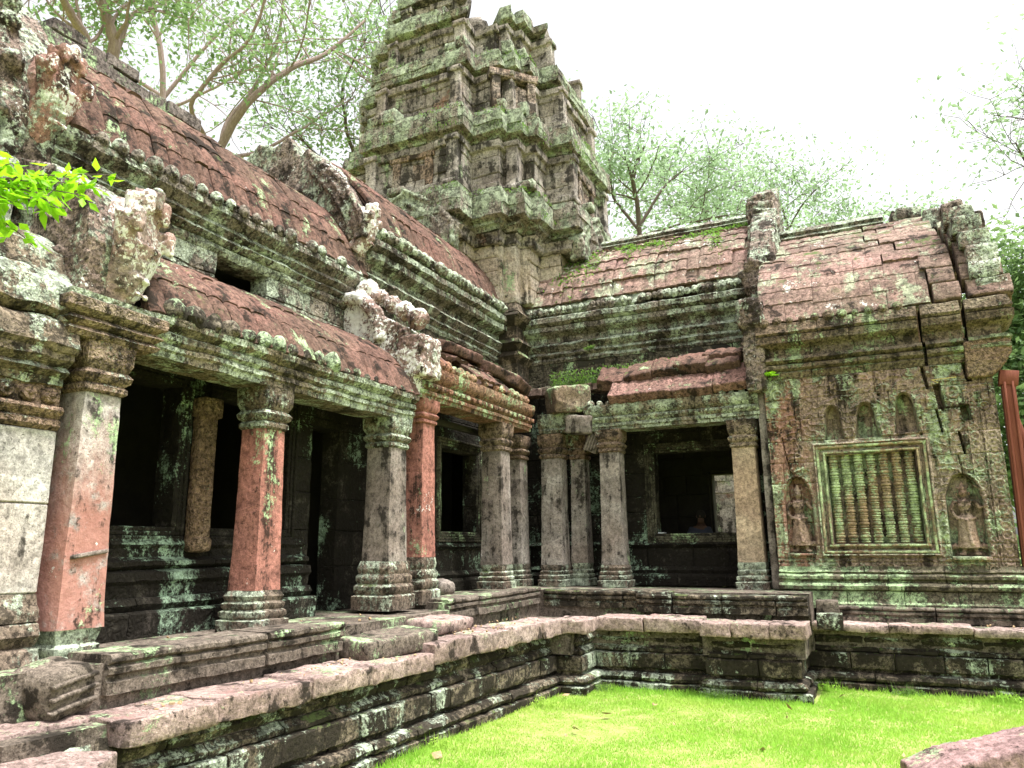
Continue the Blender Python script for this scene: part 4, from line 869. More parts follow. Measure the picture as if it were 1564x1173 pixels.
# ================================================================== right pavilion
pav = thing('pavilion', 'carved end pavilion on the right with a blind baluster window and two relief goddesses', 'pavilion', (0, 13.5, 1.0))
YW = 12.9
WX0, WX1, WZ0, WZ1 = -1.5, 1.74, 1.62, 4.66
nx = 330; nz = 310
xs = np.linspace(WX0, WX1, nx); zs = np.linspace(WZ0, WZ1, nz); XX, ZZ = np.meshgrid(xs, zs, indexing='ij')
P3 = np.stack([XX, ZZ*0+YW, ZZ], -1)
wob = fbm(P3, 2.2, 3)*.02
def sstep(a, b, v): t = np.clip((v-a)/(b-a), 0, 1); return t*t*(3-2*t)
hh = np.zeros_like(XX)
# scrollwork: ridged foliage carving
fo = np.abs(vnoise(P3*[11, 1, 11]+fbm(P3, 4, 2)[..., None]*.9, 5)); fo2 = np.abs(vnoise(P3*[24, 1, 24], 8))
hh += .030*(1-sstep(0, .28, fo))+.013*(1-sstep(0, .3, fo2))
plainzone = (np.abs(XX+.055) < .86) & (ZZ > 1.75) & (ZZ < 3.62)
hh *= np.where(plainzone, .35, 1.0)
# pilaster strips with rosette chains
for x0, x1 in ((-1.5, -1.24), (1.33, 1.5), (1.52, 1.74)):
    k = (XX > x0) & (XX < x1) & ((XX > 0) | (ZZ < 3.6)); c = (x0+x1)/2; w_ = (x1-x0)/2
    rz = ((ZZ/.12) % 1-.5)*.12; rd = np.hypot(XX-c, rz)
    hp = .022+(.010 if XX.size and c > 0 else .004)*np.cos(np.clip(rd/(w_*.75), 0, 1.2)*math.pi*2.5)*(rd < w_*.9)+.012*(np.abs(np.abs(XX-c)-w_*.88) < .012)
    hh = np.where(k & (ZZ < 4.2), hp, hh)
# big medallions at the upper corners
for cx, cz, r_ in ((-1.3, 4.40, .10), (1.2, 4.22, .12), (1.58, 3.98, .08), (1.02, 4.0, .09)):
    rd = np.hypot(XX-cx, ZZ-cz); hh = np.where(rd < r_, .012+.02*np.cos(rd/r_*math.pi*3), hh)
# niches (flame-shaped recesses)
def arch(cx, z0, w_, h_, flare=.35):
    t = np.clip((ZZ-z0)/h_, 0, 1); half = w_*(1+flare*(1-t)**2)*np.sqrt(np.clip(1-(np.clip((t-.62)/.38, 0, 1))**2, 0, 1))*np.where(t < .62, 1, 1)
    return half-np.abs(XX-cx+wob*.5), (ZZ > z0) & (ZZ < z0+h_)
for cx, z0, w_, h_, dp in ((-.5, 3.62, .11, .55, .22), (-.02, 3.62, .13, .56, .22), (.54, 3.66, .13, .62, .24)):
    d_, k = arch(cx, z0, w_, h_, .4); hh = np.where(k, hh*(1-sstep(0, .03, d_))-dp*sstep(-.005, .035, d_)+.02*np.exp(-((d_+.03)/.02)**2), hh)
for cx, z0, w_, h_, dp in ((-1.12, 1.86, .21, 1.2, .17), (1.16, 1.80, .24, 1.2, .18)):
    d_, k = arch(cx, z0, w_, h_, .0); hh = np.where(k, hh*(1-sstep(0, .03, d_))-dp*sstep(-.005, .04, d_)+.025*np.exp(-((d_+.03)/.02)**2), hh)
# blind window: stepped frame and recess
wx, wz, ww, wh = -.02, 2.685, .625, .685
dr = np.maximum(np.abs(XX-wx)-ww, np.abs(ZZ-wz)-wh)
fr = np.where(dr < .20, .012+.022*np.cos(np.clip(dr, 0, .2)/.2*math.pi*7)*(dr > 0)+.04*(dr > .15), hh)
hh = np.where(dr < 0, -.16, fr)
for zz_ in (1.72, 1.78): hh += -.02*np.exp(-((ZZ-zz_)/.01)**2)
# masonry joints
rows = [1.62, 1.98, 2.33, 2.62, 2.95, 3.28, 3.62, 3.98, 4.32, 4.66]
for i, (za, zb) in enumerate(zip(rows[:-1], rows[1:])):
    hh += -.022*np.exp(-((ZZ-zb-wob*.6)/.008)**2)*(dr > .02)
    r9 = np.random.default_rng(40+i); cuts = np.cumsum(r9.uniform(.45, .85, 6))+WX0-.3
    for c in cuts: hh += np.where((ZZ > za) & (ZZ < zb) & (dr > .02), -.03*np.exp(-((XX-c-wob*.5)/.009)**2), 0)
    hh += np.where((ZZ > za) & (ZZ < zb), 1, 0)*0
# stepped structural crack running down the right side
crk = [(.86, 4.66, 4.3, .022), (1.02, 4.36, 3.98, .045), (1.34, 4.02, 3.78, .055), (1.42, 4.66, 4.36, .035), (.98, 3.98, 3.62, .014), (1.24, 3.62, 3.28, .016), (1.18, 3.28, 2.95, .012), (-1.2, 3.3, 2.9, .01), (-1.26, 3.7, 3.3, .01), (-1.14, 2.62, 2.0, .008)]
for c, z1, z0, w_ in crk:
    sl = (ZZ-(z0+z1)/2)*-.12
    hh = np.where((ZZ > z0) & (ZZ < z1), hh-.28*(1-sstep(w_*.8, w_*1.15, np.abs(XX-c-sl-wob*.4)))*(1 if w_ > .013 else .2), hh)
hh += np.where((XX > 1.04) & (XX < 1.4) & (ZZ > 4.0) & (ZZ < 4.32), .02, 0)
for cx, cz in ((1.5, 4.05), (.73, 3.86), (1.05, 3.95), (.72, 3.62), (.2, 4.28), (-.1, 4.6)): hh += -.09*np.exp(-(np.hypot(XX-cx, ZZ-cz)/.022)**4)
hh += .014*fbm(P3, 6, 4)+.004*fbm(P3, 40, 2)
PP3 = np.stack([XX, YW-hh, ZZ], -1); V, F = bigrid(PP3, flip=True)
g = Geo(); g.add(V, F)
front = part('carved_wall', g, M['pavwall'], pav, ang=60)
g = Geo(); stone(g, (.12, 14.9, 3.3), (3.1, 3.5, 3.6), r=.02, cell=.6); stone(g, (-1.35, 13.9, 3.2), (.2, 1.85, 3.4), cell=.4); stone(g, (1.6, 14.9, 3.1), (.26, 3.6, 3.2), cell=.4)
part('body_masonry', g, M['pavwall'], pav)
# window of seven turned balusters
g = Geo(); t_ = .05
for (cx, cz, sx, sz) in ((wx, wz+wh+.03, 2*ww+.14, .035), (wx, wz-wh-.03, 2*ww+.14, .035), (wx-ww-.03, wz, .035, 2*wh+.1), (wx+ww+.03, wz, .035, 2*wh+.1), (wx, wz+wh+.13, 2*ww+.34, .04), (wx, wz-wh-.13, 2*ww+.34, .04), (wx-ww-.13, wz, .04, 2*wh+.3), (wx+ww+.13, wz, .04, 2*wh+.3)):
    stone(g, (cx, YW-.03, cz), (sx, .06, sz), r=.012, cell=.08)
fw_ = part('blind_window', g, M['frame'], pav, amp=.008, f=8)
g = Geo()
prof = []
z = wz-wh
def bal(zc, cyc=7):
    out = []
    H = 2*wh-.01; n = cyc; 
    for i in range(n):
        b = zc+H*i/n; h = H/n
        for f_, r_ in ((0, .058), (.10, .072), (.18, .05), (.24, .066), (.34, .066), (.40, .05), (.46, .074), (.60, .074), (.66, .05), (.72, .066), (.82, .066), (.88, .05), (.94, .060)): out.append((r_, b+h*f_))
    out.append((.06, zc+H)); return out
bp_ = bal(z+.005)
for i in range(7):
    g = Geo(); cx = wx-ww+.09+i*(2*ww-.18)/6; a = np.linspace(0, 2*math.pi, 14, endpoint=False)
    P = np.zeros((len(bp_), 14, 3))
    for k, (r_, z_) in enumerate(bp_): P[k] = np.stack([cx+r_*np.cos(a), YW+.075+r_*np.sin(a), np.full(14, z_)], -1)
    g.grid(P, closed=True); part('baluster', g, M['frame'], fw_, amp=.004, f=9)
for o_, arm in (((-1.13, YW+.10, 1.88), 1), ((1.16, YW+.11, 1.82), 1)):
    g = Geo(); devata(g, o_, (1.28, 0), (0, -1), 1.06, arm=arm)
    part('relief_figure', g, M['devata'], pav, sculpt=.009, disp=.010, dscale=.06, label='slender headworn goddess relief left of the blind window' if o_[0] < 0 else 'reddish goddess relief holding a flower right of the blind window')
g = Geo(); stone(g, (1.16, YW-.05, 1.775), (.5, .16, .05), r=.015); part('niche_sill', g, M['pavwall'], pav, amp=.01); g = Geo(); stone(g, (-1.13, YW-.04, 1.84), (.36, .1, .035), r=.012); part('niche_sill', g, M['pavwall'], pav, amp=.01)
BP = [(-1.5, 12.9), (1.75, 12.9), (1.75, 16)]
g = Geo()
for p in ([(.20, 1.05), (.20, 1.12), (.16, 1.15), (.13, 1.30)], [(.10, 1.30), (.17, 1.33), (.18, 1.38), (.12, 1.42)], [(.08, 1.42), (.08, 1.45), (.13, 1.48), (.13, 1.52), (.08, 1.55)], [(.06, 1.55), (.09, 1.58), (.04, 1.62), (.03, 1.66)]): course(g, BP, p, blk=1.0, back=-.2, jit=.008)
part('base_moulding', g, stone_mat('grey_green_base_stone', (.21, .19, .14), (.15, .13, .09), dark=.42, lich=.48, white=.05, moss=.2), pav, amp=.012)
PCp = ([(.0, 4.66), (.03, 4.72), (.05, 4.76), (.02, 4.79)], [(.03, 4.79), (.10, 4.83), (.10, 4.88), (.04, 4.91)], [(.05, 4.91), (.13, 4.96), (.09, 5.02)], [(.02, 5.02), (.03, 5.16), (.08, 5.2)], [(.10, 5.2), (.18, 5.25), (.18, 5.36), (.13, 5.38)], [(.16, 5.38), (.2, 5.42), (.15, 5.58), (.1, 5.6)])
g = Geo()
for i, p in enumerate(PCp):
    q = .03*(i > 2)
    course(g, [(-1.55, 12.9), (.88+.03*i*0-q, 12.9)], p, blk=.8, back=-.5, jit=.008); course(g, [(.93-q, 12.9-.01), (1.43, 12.9-.015)], p, blk=.9, back=-.5, jit=.008, gap=.01)
    course(g, [(1.5, 12.88), (1.92, 12.86), (1.95, 13.6)], p, blk=.6, back=-.4, jit=.02, gap=.03)
bosses(g, 'y', 12.78, -1.4, .8, 5.62, .08, .2, 0, .8)
part('cornice', g, stone_mat('streaked_pavilion_cornice', (.25, .21, .15), (.18, .13, .09), dark=.45, lich=.45, white=.04, moss=.3, carve=.25, cs=9, lc=(.24, .30, .16)), pav, amp=.014)
RC = [(.10, 5.62), (-.08, 6.1), (-.42, 6.6), (-.88, 7.06), (-1.4, 7.46), (-1.9, 7.8)]
def gapf(s, c):
    x = s-1.5
    crack = 1.15-.13*c
    if x > crack: return .015*rng.random()+.012, .014+.016*rng.random(), 0
    return 0, .003, 0
g = Geo(); tile_roof(g, (-1.5, 12.9), (1.06, 12.9), RC, crs=.34, pitch=.22, rib=.012, seed=21, off=.005, lip=.008, wide=(2, 4), gapf=gapf)
part('roof', g, M['pinkroof'], pav, amp=.014, f=5)
g = Geo()
for c in range(9):      # big plain end blocks, pulled apart along a stepped crack
    t0, t1 = c/9, (c+1)/9; x0 = 1.13+rng.uniform(-.05, .03)-.055*c; sp = 1.52+rng.uniform(-.03, .03)-.02*c; x1 = 2.12+rng.uniform(-.08, .06)-.05*c
    L_ = np.array(RC); tt_ = np.concatenate([[0], np.cumsum(np.hypot(*np.diff(L_, axis=0).T))]); tt_ /= tt_[-1]
    f = lambda t: np.array([np.interp(t, tt_, L_[:, 0]), np.interp(t, tt_, L_[:, 1])])
    p, q = f(t0), f(t1); mid = (p+q)/2; ang = math.atan2(q[1]-p[1], -(q[0]-p[0])); ln = np.hypot(*(q-p))
    for a_, b_ in ((x0, sp-.03), (sp+.05, x1)):
        if c > 6 and a_ > 1.4: continue
        stone(g, ((a_+b_)/2, 12.9-mid[0]+.12*math.sin(ang), mid[1]-.12*math.cos(ang)), (b_-a_, ln-.012, .34), (ang, rng.uniform(-.02, .02), rng.uniform(-.02, .02)), r=.02, cell=.07)
part('roof_blocks', g, M['pinkroof'], pav, amp=.022, f=5)
g = Geo(); tile_roof(g, (1.9, 16.9), (-1.5, 16.9), RC, crs=.6, pitch=.44, seed=22, cell=5); part('rear_roof', g, M['pinkroof'], pav)
g = Geo(); course(g, [(-1.35, 14.85), (.65, 14.85)], [(.02, 7.78), (.1, 7.84), (.04, 7.9), (.08, 7.95), (.02, 8.02), (0, 8.05)], blk=1.4, back=-.3)
stone(g, (1.05, 14.9, 7.95), (.42, .3, .24), (0, .05, .2), r=.04); part('ridge_stones', g, M['cornice'], pav, amp=.015)
# crumbling right gable: stacked stones following the roof line
g = Geo()
for i, z in enumerate(np.arange(5.62, 7.35, .29)):
    yf = np.interp(z, [5.6, 6.1, 6.8, 7.5, 8.1], [12.80, 12.85, 13.1, 13.8, 14.65]); y = yf
    while y < min(16.6, yf+1.1):
        w = rng.uniform(.45, .7); stone(g, (1.93+rng.uniform(-.03, .03)-.05*i, y+w/2, z+.15), (.42, w-.02, .285), tuple(rng.uniform(-.03, .03, 3)), r=.03, cell=.08); y += w
for x, y, z, sz in ((.95, 14.95, 7.92, (.36, .4, .24)), (1.42, 14.7, 7.62, (.3, .5, .4)), (1.74, 14.5, 7.60, (.34, .5, .5)), (1.95, 14.1, 7.25, (.3, .5, .34))): stone(g, (x, y, z), sz, tuple(rng.uniform(-.12, .12, 3)), r=.04, cell=.07)
part('gable_end', g, M['gable'], pav, amp=.035, label='crumbling gable of cracked stones at the right end')
g = Geo(); prism(g, [(0, 4.4), (.12, 4.5), (.22, 4.62), (.3, 4.75), (.3, 4.95), (0, 4.95), (-.3, 4.95), (-.3, 4.4)], (1.72, 12.95, 0), (1, 0), .34)
part('corner_capital', g, M['carvpil'], pav, sculpt=.02, disp=.02, dscale=.1)

# red timber props beside the pavilion
g = Geo(); stone(g, (1.88, 12.95, 2.66), (.17, .17, 3.3), (0, R(1.5), 0), r=.01, cell=.3)
for s_ in (-.05, .05): stone(g, (1.88+s_, 12.855, 2.66), (.03, .03, 3.28), (0, R(1.5), 0), r=.006, cell=.4)
stone(g, (1.94, 12.95, 4.36), (.24, .2, .22), (0, R(10), 0), r=.01)
single('timber_prop', g, M['wood'], 'dark red timber prop standing against the right corner of the pavilion', 'timber prop')
g = Geo(); stone(g, (2.32, 13.1, 2.0), (.09, .12, 3.6), (0, R(-11), 0), r=.01, cell=.3); stone(g, (2.4, 13.0, 3.0), (.5, .1, .12), r=.01)
single('timber_prop', g, M['wood'], 'thin reddish timber strut with a cross piece at the far right edge', 'timber prop')
g = Geo(); stone(g, (1.1, 12.80, 4.42), (.34, .012, .012), (0, R(-2), 0), r=.004); stone(g, (.98, 12.80, 4.39), (.1, .012, .012), (0, R(35), 0), r=.004)
single('cord', g, simple_mat('yellow_cord', (.5, .42, .12), (.45, .38, .15), 9), 'thin yellowish cord tied across the crack in the pavilion wall', 'cord')

# ================================================================== other stones
g = Geo(); prism(g, [(-.85, -.05), (.95, -.05), (.95, .42), (.75, .52), (-.55, .2), (-.85, .08)], (.85, 8.15, 0), (.96, .28), .6); 
single('stone_block', g, M['purple'], 'fallen pinkish roof stone with a ridged top lying on the lawn, bottom right', 'stone block', sculpt=.022, disp=.02, dscale=.2)
g = Geo(); stone(g, (-5.3, 3.62, 1.07), (.42, .4, .34), (R(8), R(6), R(10)), r=.08, cell=.05)
for k in range(3): stone(g, (-5.09, 3.64, .98+.08*k), (.05, .38, .03), (R(8), R(6), R(10)), r=.012, cell=.08)
single('stone_block', g, M['slabside'], 'worn dark block with rounded edge at the foot of the nearest pillar', 'stone block', amp=.02)
g = Geo(); stone(g, (-4.85, 2.95, .66), (1.2, .8, .2), (R(2), R(3), R(32)), r=.02, cell=.06)
single('stone_slab', g, M['slab'], 'flat pinkish slab in the bottom left corner below the terrace edge', 'stone slab', amp=.02)
g = Geo(); stone(g, (-4.95, 7.15, 1.0), (.55, 1.1, .2), (R(2), R(3), R(-8)), r=.04, cell=.06); single('stone_slab', g, M['slabside'], 'thick purplish-brown slab lying at an angle on the lower step, left of centre', 'stone slab', amp=.02)
g = Geo(); stone(g, (-5.0, 8.35, 1.08), (.5, .9, .16), (R(-1), R(3), R(5)), r=.04, cell=.06); single('stone_slab', g, M['slab'], 'long low slab in front of the joined grey and pink pillars', 'stone slab', amp=.02)
g = Geo(); stone(g, (-.78, 11.95, 1.1), (.3, .3, .24), (0, 0, .1), r=.02, cell=.06); single('stone_block', g, M['slabside'], 'small square block standing alone on the terrace left of the pavilion base', 'stone block', amp=.012)
g = Geo(); stone(g, (-.75, 11.75, .95), (.34, .3, .22), (0, 0, .05), r=.02, cell=.06); single('stone_block', g, M['podium'], 'small lichened block under the terrace edge beside the projecting corner', 'stone block', amp=.012)
g = Geo(); stone(g, (-6.2, 9.5, 1.45), (.35, .35, .26), (.2, .1, .5), r=.1, cell=.05); single('stone_block', g, M['greypillar'], 'rounded rubble block on the gallery floor behind the pink slim pillar', 'stone block', amp=.03)
g = Geo(); stone(g, (-6.1, 10.2, 1.42), (.4, .28, .2), (.1, .1, -.5), r=.08, cell=.05); single('stone_block', g, M['greypillar'], 'flat rubble block on the gallery floor behind the slim pillars', 'stone block', amp=.03)

# ================================================================== vegetation helpers
def leafmesh(P, size, r, droop=.3, fold=.15, elong=1.9):
    n = len(P); a = r.uniform(0, 6.283, n); el = r.normal(-droop, .5, n); s = size*r.uniform(.6, 1.3, n)
    d = np.stack([np.cos(a)*np.cos(el), np.sin(a)*np.cos(el), np.sin(el)], -1)
    q = np.cross(d, r.normal(0, 1, (n, 3))+[0, 0, 2.]); q /= np.linalg.norm(q, axis=1, keepdims=True)+1e-9
    w = q*(s/elong/1.1)[:, None]*.5; nn = np.cross(d, q); L = d*s[:, None]
    A = P; B = P+L*.4+w+nn*(s*fold)[:, None]*.3; Cc = P+L; D = P+L*.4-w+nn*(s*fold)[:, None]*.3
    V = np.stack([A, B, Cc, D], 1).reshape(-1, 3); i = np.arange(n)*4
    F = np.concatenate([np.stack([i, i+1, i+2], -1), np.stack([i, i+2, i+3], -1)]); return V, F
def make_tree(base, h, spread, trunk_r, seed, depth=4, lean=(0, 0), fork=.45, leafn=26, leafs=.22, mat='leaf1', bark='bark', clump=.8, name='tree', label='', group=None, nb=3, curve=.12):
    r = np.random.default_rng(seed); rd = random.Random(seed); tk = Geo(); tips = []
    def grow(p, d, L, rad, lv):
        pts = [p]; dd = d.copy(); k = 5
        for i in range(k):
            dd = dd+r.normal(0, curve, 3)+np.array([0, 0, .04]); dd /= np.linalg.norm(dd); pts.append(pts[-1]+dd*L/k)
        tube(tk, pts, np.linspace(rad, rad*.62, k+1), 8 if lv < 2 else 5)
        if lv >= depth: tips.append(pts[-1]); tips.append(pts[-3]); return
        if lv >= depth-1: tips.append(pts[3])
        for i in range(nb if lv else nb+1):
            a = 6.283*(i+r.uniform(-.3, .3))/nb; ti = r.uniform(.35, .85)*spread
            side = np.cross(dd, [math.cos(a), math.sin(a), .3]); side /= np.linalg.norm(side)+1e-9
            nd = dd*math.cos(ti)+side*math.sin(ti); st = pts[r.integers(3, 6)] if lv else pts[-1-(i % 2)]
            grow(st, nd/np.linalg.norm(nd), L*r.uniform(.6, .8), rad*.58, lv+1)
    grow(np.array([0., 0., 0.]), np.array([lean[0], lean[1], 1.0])/math.sqrt(1+lean[0]**2+lean[1]**2), h*fork, trunk_r, 0)
    T = np.array(tips); n = leafn; P = np.repeat(T, n, 0)+r.normal(0, clump, (len(T)*n, 3))*[1, 1, .6]
    root = thing(name, label, 'tree', base, group)
    LOC[root.name] = np.zeros(3); a = part('trunk', tk, M[bark], root)
    cg = Geo(); cg.add(*leafmesh(P, leafs, r)); b = part('crown', cg, M[mat], root, smooth=False)
    return root
def copy_tree(src, loc, rz, sc, label, group=None):
    o = src.copy(); C.objects.link(o); o.location = loc; o.rotation_euler = (0, 0, rz); o.scale = (sc, sc, sc); o['label'] = label
    if group: o['group'] = group
    for ch in src.children: c = ch.copy(); C.objects.link(c); c.parent = o
    return o
def at(px, py, dist):
    """world point seen at a pixel of the photograph, used only to plan where far trees stand"""
    d = fw*FPX+r2*(px-PW/2)-u2*(py-PH/2); d.normalize(); return Vector((0, 0, 2))+d*dist
GT = 'trees behind the temple'
def gnd(px, dist): p = at(px, 760, dist); return (p.x, p.y, 0)
def limb_tree(base, limbs, seed, leafn, leafs, mat, bark, label, clump=.6, sub=7, slen=2.2, group=GT):
    """tree with hand-placed main limbs, side branches and leaf clumps grown along them"""
    r = np.random.default_rng(seed); tk = Geo(); tips = []
    for pts, r0, r1 in limbs:
        pts = np.array(pts, float); t = np.linspace(0, len(pts)-1, len(pts)*5); P = np.stack([np.interp(t, range(len(pts)), pts[:, k]) for k in range(3)], -1)
        for _ in range(2): P[1:-1] = (P[:-2]+2*P[1:-1]+P[2:])/4
        P += np.cumsum(r.normal(0, .025, P.shape), 0)*.6; R_ = np.linspace(r0, r1, len(P))*.56; tube(tk, P, R_, 9); tips.append(P[-1])
        for i in range(sub):
            k = r.integers(int(len(P)*.42), len(P)); d = r.normal(0, 1, 3)+(P[k]-P[k-1])*3+[0, 0, .35]; d /= np.linalg.norm(d); L = slen*r.uniform(.6, 1.3); q = [P[k]]
            for _ in range(6): d = d+r.normal(0, .17, 3)+[0, 0, .03]; d /= np.linalg.norm(d); q.append(q[-1]+d*L/6)
            tube(tk, q, np.linspace(min(R_[k]*.4, .06), .012, 7), 6); tips += [q[3], q[4], q[6]]
            for _ in range(4):
                m_ = r.integers(2, 7); e = d+r.normal(0, .8, 3); e /= np.linalg.norm(e); w_ = [q[m_]+e*L*.5*a for a in (0, .33, .66, 1)]; w_[1] = w_[1]+r.normal(0, .07, 3); tube(tk, w_, np.linspace(.016, .006, 4), 4); tips += [w_[2], w_[3]]
    T = np.array(tips); P = np.repeat(T, leafn, 0)+r.normal(0, clump, (len(T)*leafn, 3))*[1, 1, .55]
    root = thing('tree', label, 'tree', base, group); b = np.array(base, float); LOC[root.name] = b
    part('trunk', tk, M[bark], root); cg = Geo(); cg.add(*leafmesh(P, leafs, r)); part('crown', cg, M[mat], root, smooth=False); return root
def A(px, py, d): p = at(px, py, d); return (p.x, p.y, p.z)
def Gd(px, d): x, y, _ = gnd(px, d); return (x, y, 0)
limb_tree(Gd(175, 21), [([Gd(175, 21), A(165, 140, 22), A(176, 60, 22), A(160, 0, 22.3), A(165, -120, 23)], .36, .12), ([Gd(175, 21), A(150, 120, 22), A(128, 60, 21.7), A(98, 10, 21.4), A(60, -90, 21)], .3, .1), ([A(160, 130, 22), A(195, 20, 23), A(240, 5, 24), A(300, -40, 25)], .14, .05), ([A(140, 100, 22), A(70, 60, 23), A(20, 0, 24)], .12, .05)], 31, 17, .17, 'leaf1', 'bark', 'tree with two thick pale trunks forking above the near ridge stones', sub=7, clump=.34)
limb_tree(Gd(330, 25), [([Gd(330, 25), A(325, 235, 24), A(385, 150, 24), A(440, 108, 24.5), A(500, 82, 25), A(560, 30, 26)], .27, .07), ([A(335, 250, 24), A(345, 190, 25), A(395, 130, 25.5), A(430, 60, 26), A(450, -60, 27)], .15, .06), ([A(330, 240, 24), A(285, 160, 23), A(330, 105, 23), A(380, 60, 23), A(420, -50, 23)], .13, .05), ([A(330, 240, 24), A(400, 230, 25), A(470, 190, 26), A(540, 150, 27)], .12, .04)], 47, 15, .17, 'leaf1', 'bark', 'spreading tree with slanting pinkish limbs between the ridge and the tower', sub=8, slen=2.6, clump=.36)
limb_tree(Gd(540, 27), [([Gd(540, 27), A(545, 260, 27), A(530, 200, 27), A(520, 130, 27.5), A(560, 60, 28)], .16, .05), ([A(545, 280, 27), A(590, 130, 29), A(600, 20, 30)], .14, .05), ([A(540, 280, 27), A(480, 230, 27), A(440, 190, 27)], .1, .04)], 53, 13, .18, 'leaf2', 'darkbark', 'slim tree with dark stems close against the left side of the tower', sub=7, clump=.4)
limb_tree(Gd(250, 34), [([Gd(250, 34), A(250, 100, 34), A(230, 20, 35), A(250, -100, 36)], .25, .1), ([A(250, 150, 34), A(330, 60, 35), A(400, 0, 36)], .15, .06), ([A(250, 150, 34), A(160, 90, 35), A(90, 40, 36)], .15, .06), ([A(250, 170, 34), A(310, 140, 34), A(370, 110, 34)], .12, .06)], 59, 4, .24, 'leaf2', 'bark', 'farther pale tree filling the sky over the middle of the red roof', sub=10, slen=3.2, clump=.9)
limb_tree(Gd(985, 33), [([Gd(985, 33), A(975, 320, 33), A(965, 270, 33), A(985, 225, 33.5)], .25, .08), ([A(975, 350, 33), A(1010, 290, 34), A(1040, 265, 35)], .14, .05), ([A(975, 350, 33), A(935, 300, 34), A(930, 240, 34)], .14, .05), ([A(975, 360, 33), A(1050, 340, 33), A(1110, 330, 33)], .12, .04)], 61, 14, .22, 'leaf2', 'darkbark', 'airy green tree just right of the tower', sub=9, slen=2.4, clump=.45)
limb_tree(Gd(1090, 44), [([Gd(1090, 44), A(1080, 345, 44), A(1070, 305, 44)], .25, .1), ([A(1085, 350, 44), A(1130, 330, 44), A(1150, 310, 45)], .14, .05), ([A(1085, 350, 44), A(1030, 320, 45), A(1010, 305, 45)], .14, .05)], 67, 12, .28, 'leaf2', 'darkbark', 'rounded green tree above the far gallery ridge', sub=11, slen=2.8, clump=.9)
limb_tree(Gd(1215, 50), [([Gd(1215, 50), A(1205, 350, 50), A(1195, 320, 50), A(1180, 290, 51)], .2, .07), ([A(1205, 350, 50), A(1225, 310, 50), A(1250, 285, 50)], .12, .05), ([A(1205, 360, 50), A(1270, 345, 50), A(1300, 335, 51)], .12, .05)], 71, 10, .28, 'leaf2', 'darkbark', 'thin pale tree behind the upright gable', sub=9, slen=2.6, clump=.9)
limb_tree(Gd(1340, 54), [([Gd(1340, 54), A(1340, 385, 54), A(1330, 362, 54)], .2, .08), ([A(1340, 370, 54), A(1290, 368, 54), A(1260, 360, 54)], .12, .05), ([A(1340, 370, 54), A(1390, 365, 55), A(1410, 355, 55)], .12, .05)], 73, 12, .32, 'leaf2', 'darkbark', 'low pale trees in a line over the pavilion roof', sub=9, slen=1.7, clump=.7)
limb_tree(Gd(1575, 28), [([Gd(1575, 28), A(1570, 600, 28), A(1560, 480, 28), A(1550, 410, 28.5)], .2, .06), ([A(1570, 620, 28), A(1540, 560, 29), A(1520, 520, 29)], .12, .05), ([A(1570, 640, 28), A(1600, 560, 28), A(1620, 480, 28)], .12, .05), ([A(1570, 700, 28), A(1545, 650, 28), A(1560, 620, 27)], .1, .04), ([A(1572, 800, 28), A(1550, 760, 28), A(1580, 720, 28)], .1, .04)], 79, 40, .24, 'leaf1', 'darkbark', 'bright leafy tree at the right edge behind the timber props', sub=10, slen=1.6, clump=.6)
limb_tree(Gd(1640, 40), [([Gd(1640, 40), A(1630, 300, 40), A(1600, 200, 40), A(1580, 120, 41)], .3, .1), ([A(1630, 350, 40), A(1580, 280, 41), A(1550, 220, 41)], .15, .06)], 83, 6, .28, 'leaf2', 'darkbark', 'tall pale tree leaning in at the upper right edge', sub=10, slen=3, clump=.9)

def scatter_leaves(name, pts, size, mat, label, cat, seed=1, stems=None, **k):
    g = Geo(); r = np.random.default_rng(seed)
    if stems:
        for s_, rr_ in stems: tube(g, s_, rr_, 5)
    g.add(*leafmesh(np.array(pts), size, r, **k)); return single(name, g, M[mat], label, cat, smooth=False)
# bright branch hanging in from the left
r = np.random.default_rng(9)
br = thing('leafy_branch', 'bright yellow-green leafy twigs reaching in from the left over the porch', 'branch', (-5.6, 2.1, 4.0)); LOC[br.name] = np.array([0, 0, 0.]); br.location = (0, 0, 0)
g = Geo(); lv = []
src = np.array([-5.2, 2.0, 3.7])
for px, py, dd in ((175, 268, 5.3), (130, 300, 5.1), (150, 285, 5.2), (60, 280, 5.0), (90, 320, 5.0), (30, 250, 5.1), (20, 310, 4.9), (50, 375, 5.2), (10, 345, 5.0), (110, 270, 5.1), (5, 275, 5.0), (75, 300, 4.95)):
    e = np.array(at(px, py, dd)); st = np.array(at(-90, 300, 5.0)); mid = (e+st)/2+[0, 0, .10]
    pts = [st*(1-t)**2+mid*2*t*(1-t)+e*t*t for t in np.linspace(0, 1, 9)]; tube(g, pts, np.linspace(.010, .002, 9), 5)
    for t in np.linspace(.45, 1, 12):
        p = st*(1-t)**2+mid*2*t*(1-t)+e*t*t; lv += [p+r.normal(0, .022, 3) for _ in range(2)]
part('twig', g, M['darkbark'], br); g = Geo(); g.add(*leafmesh(np.array(lv), .095, r, droop=.5, elong=2.0)); part('leaves', g, M['leaf3'], br, smooth=False)
LOC[br.name] = np.array([0, 0, 0.])
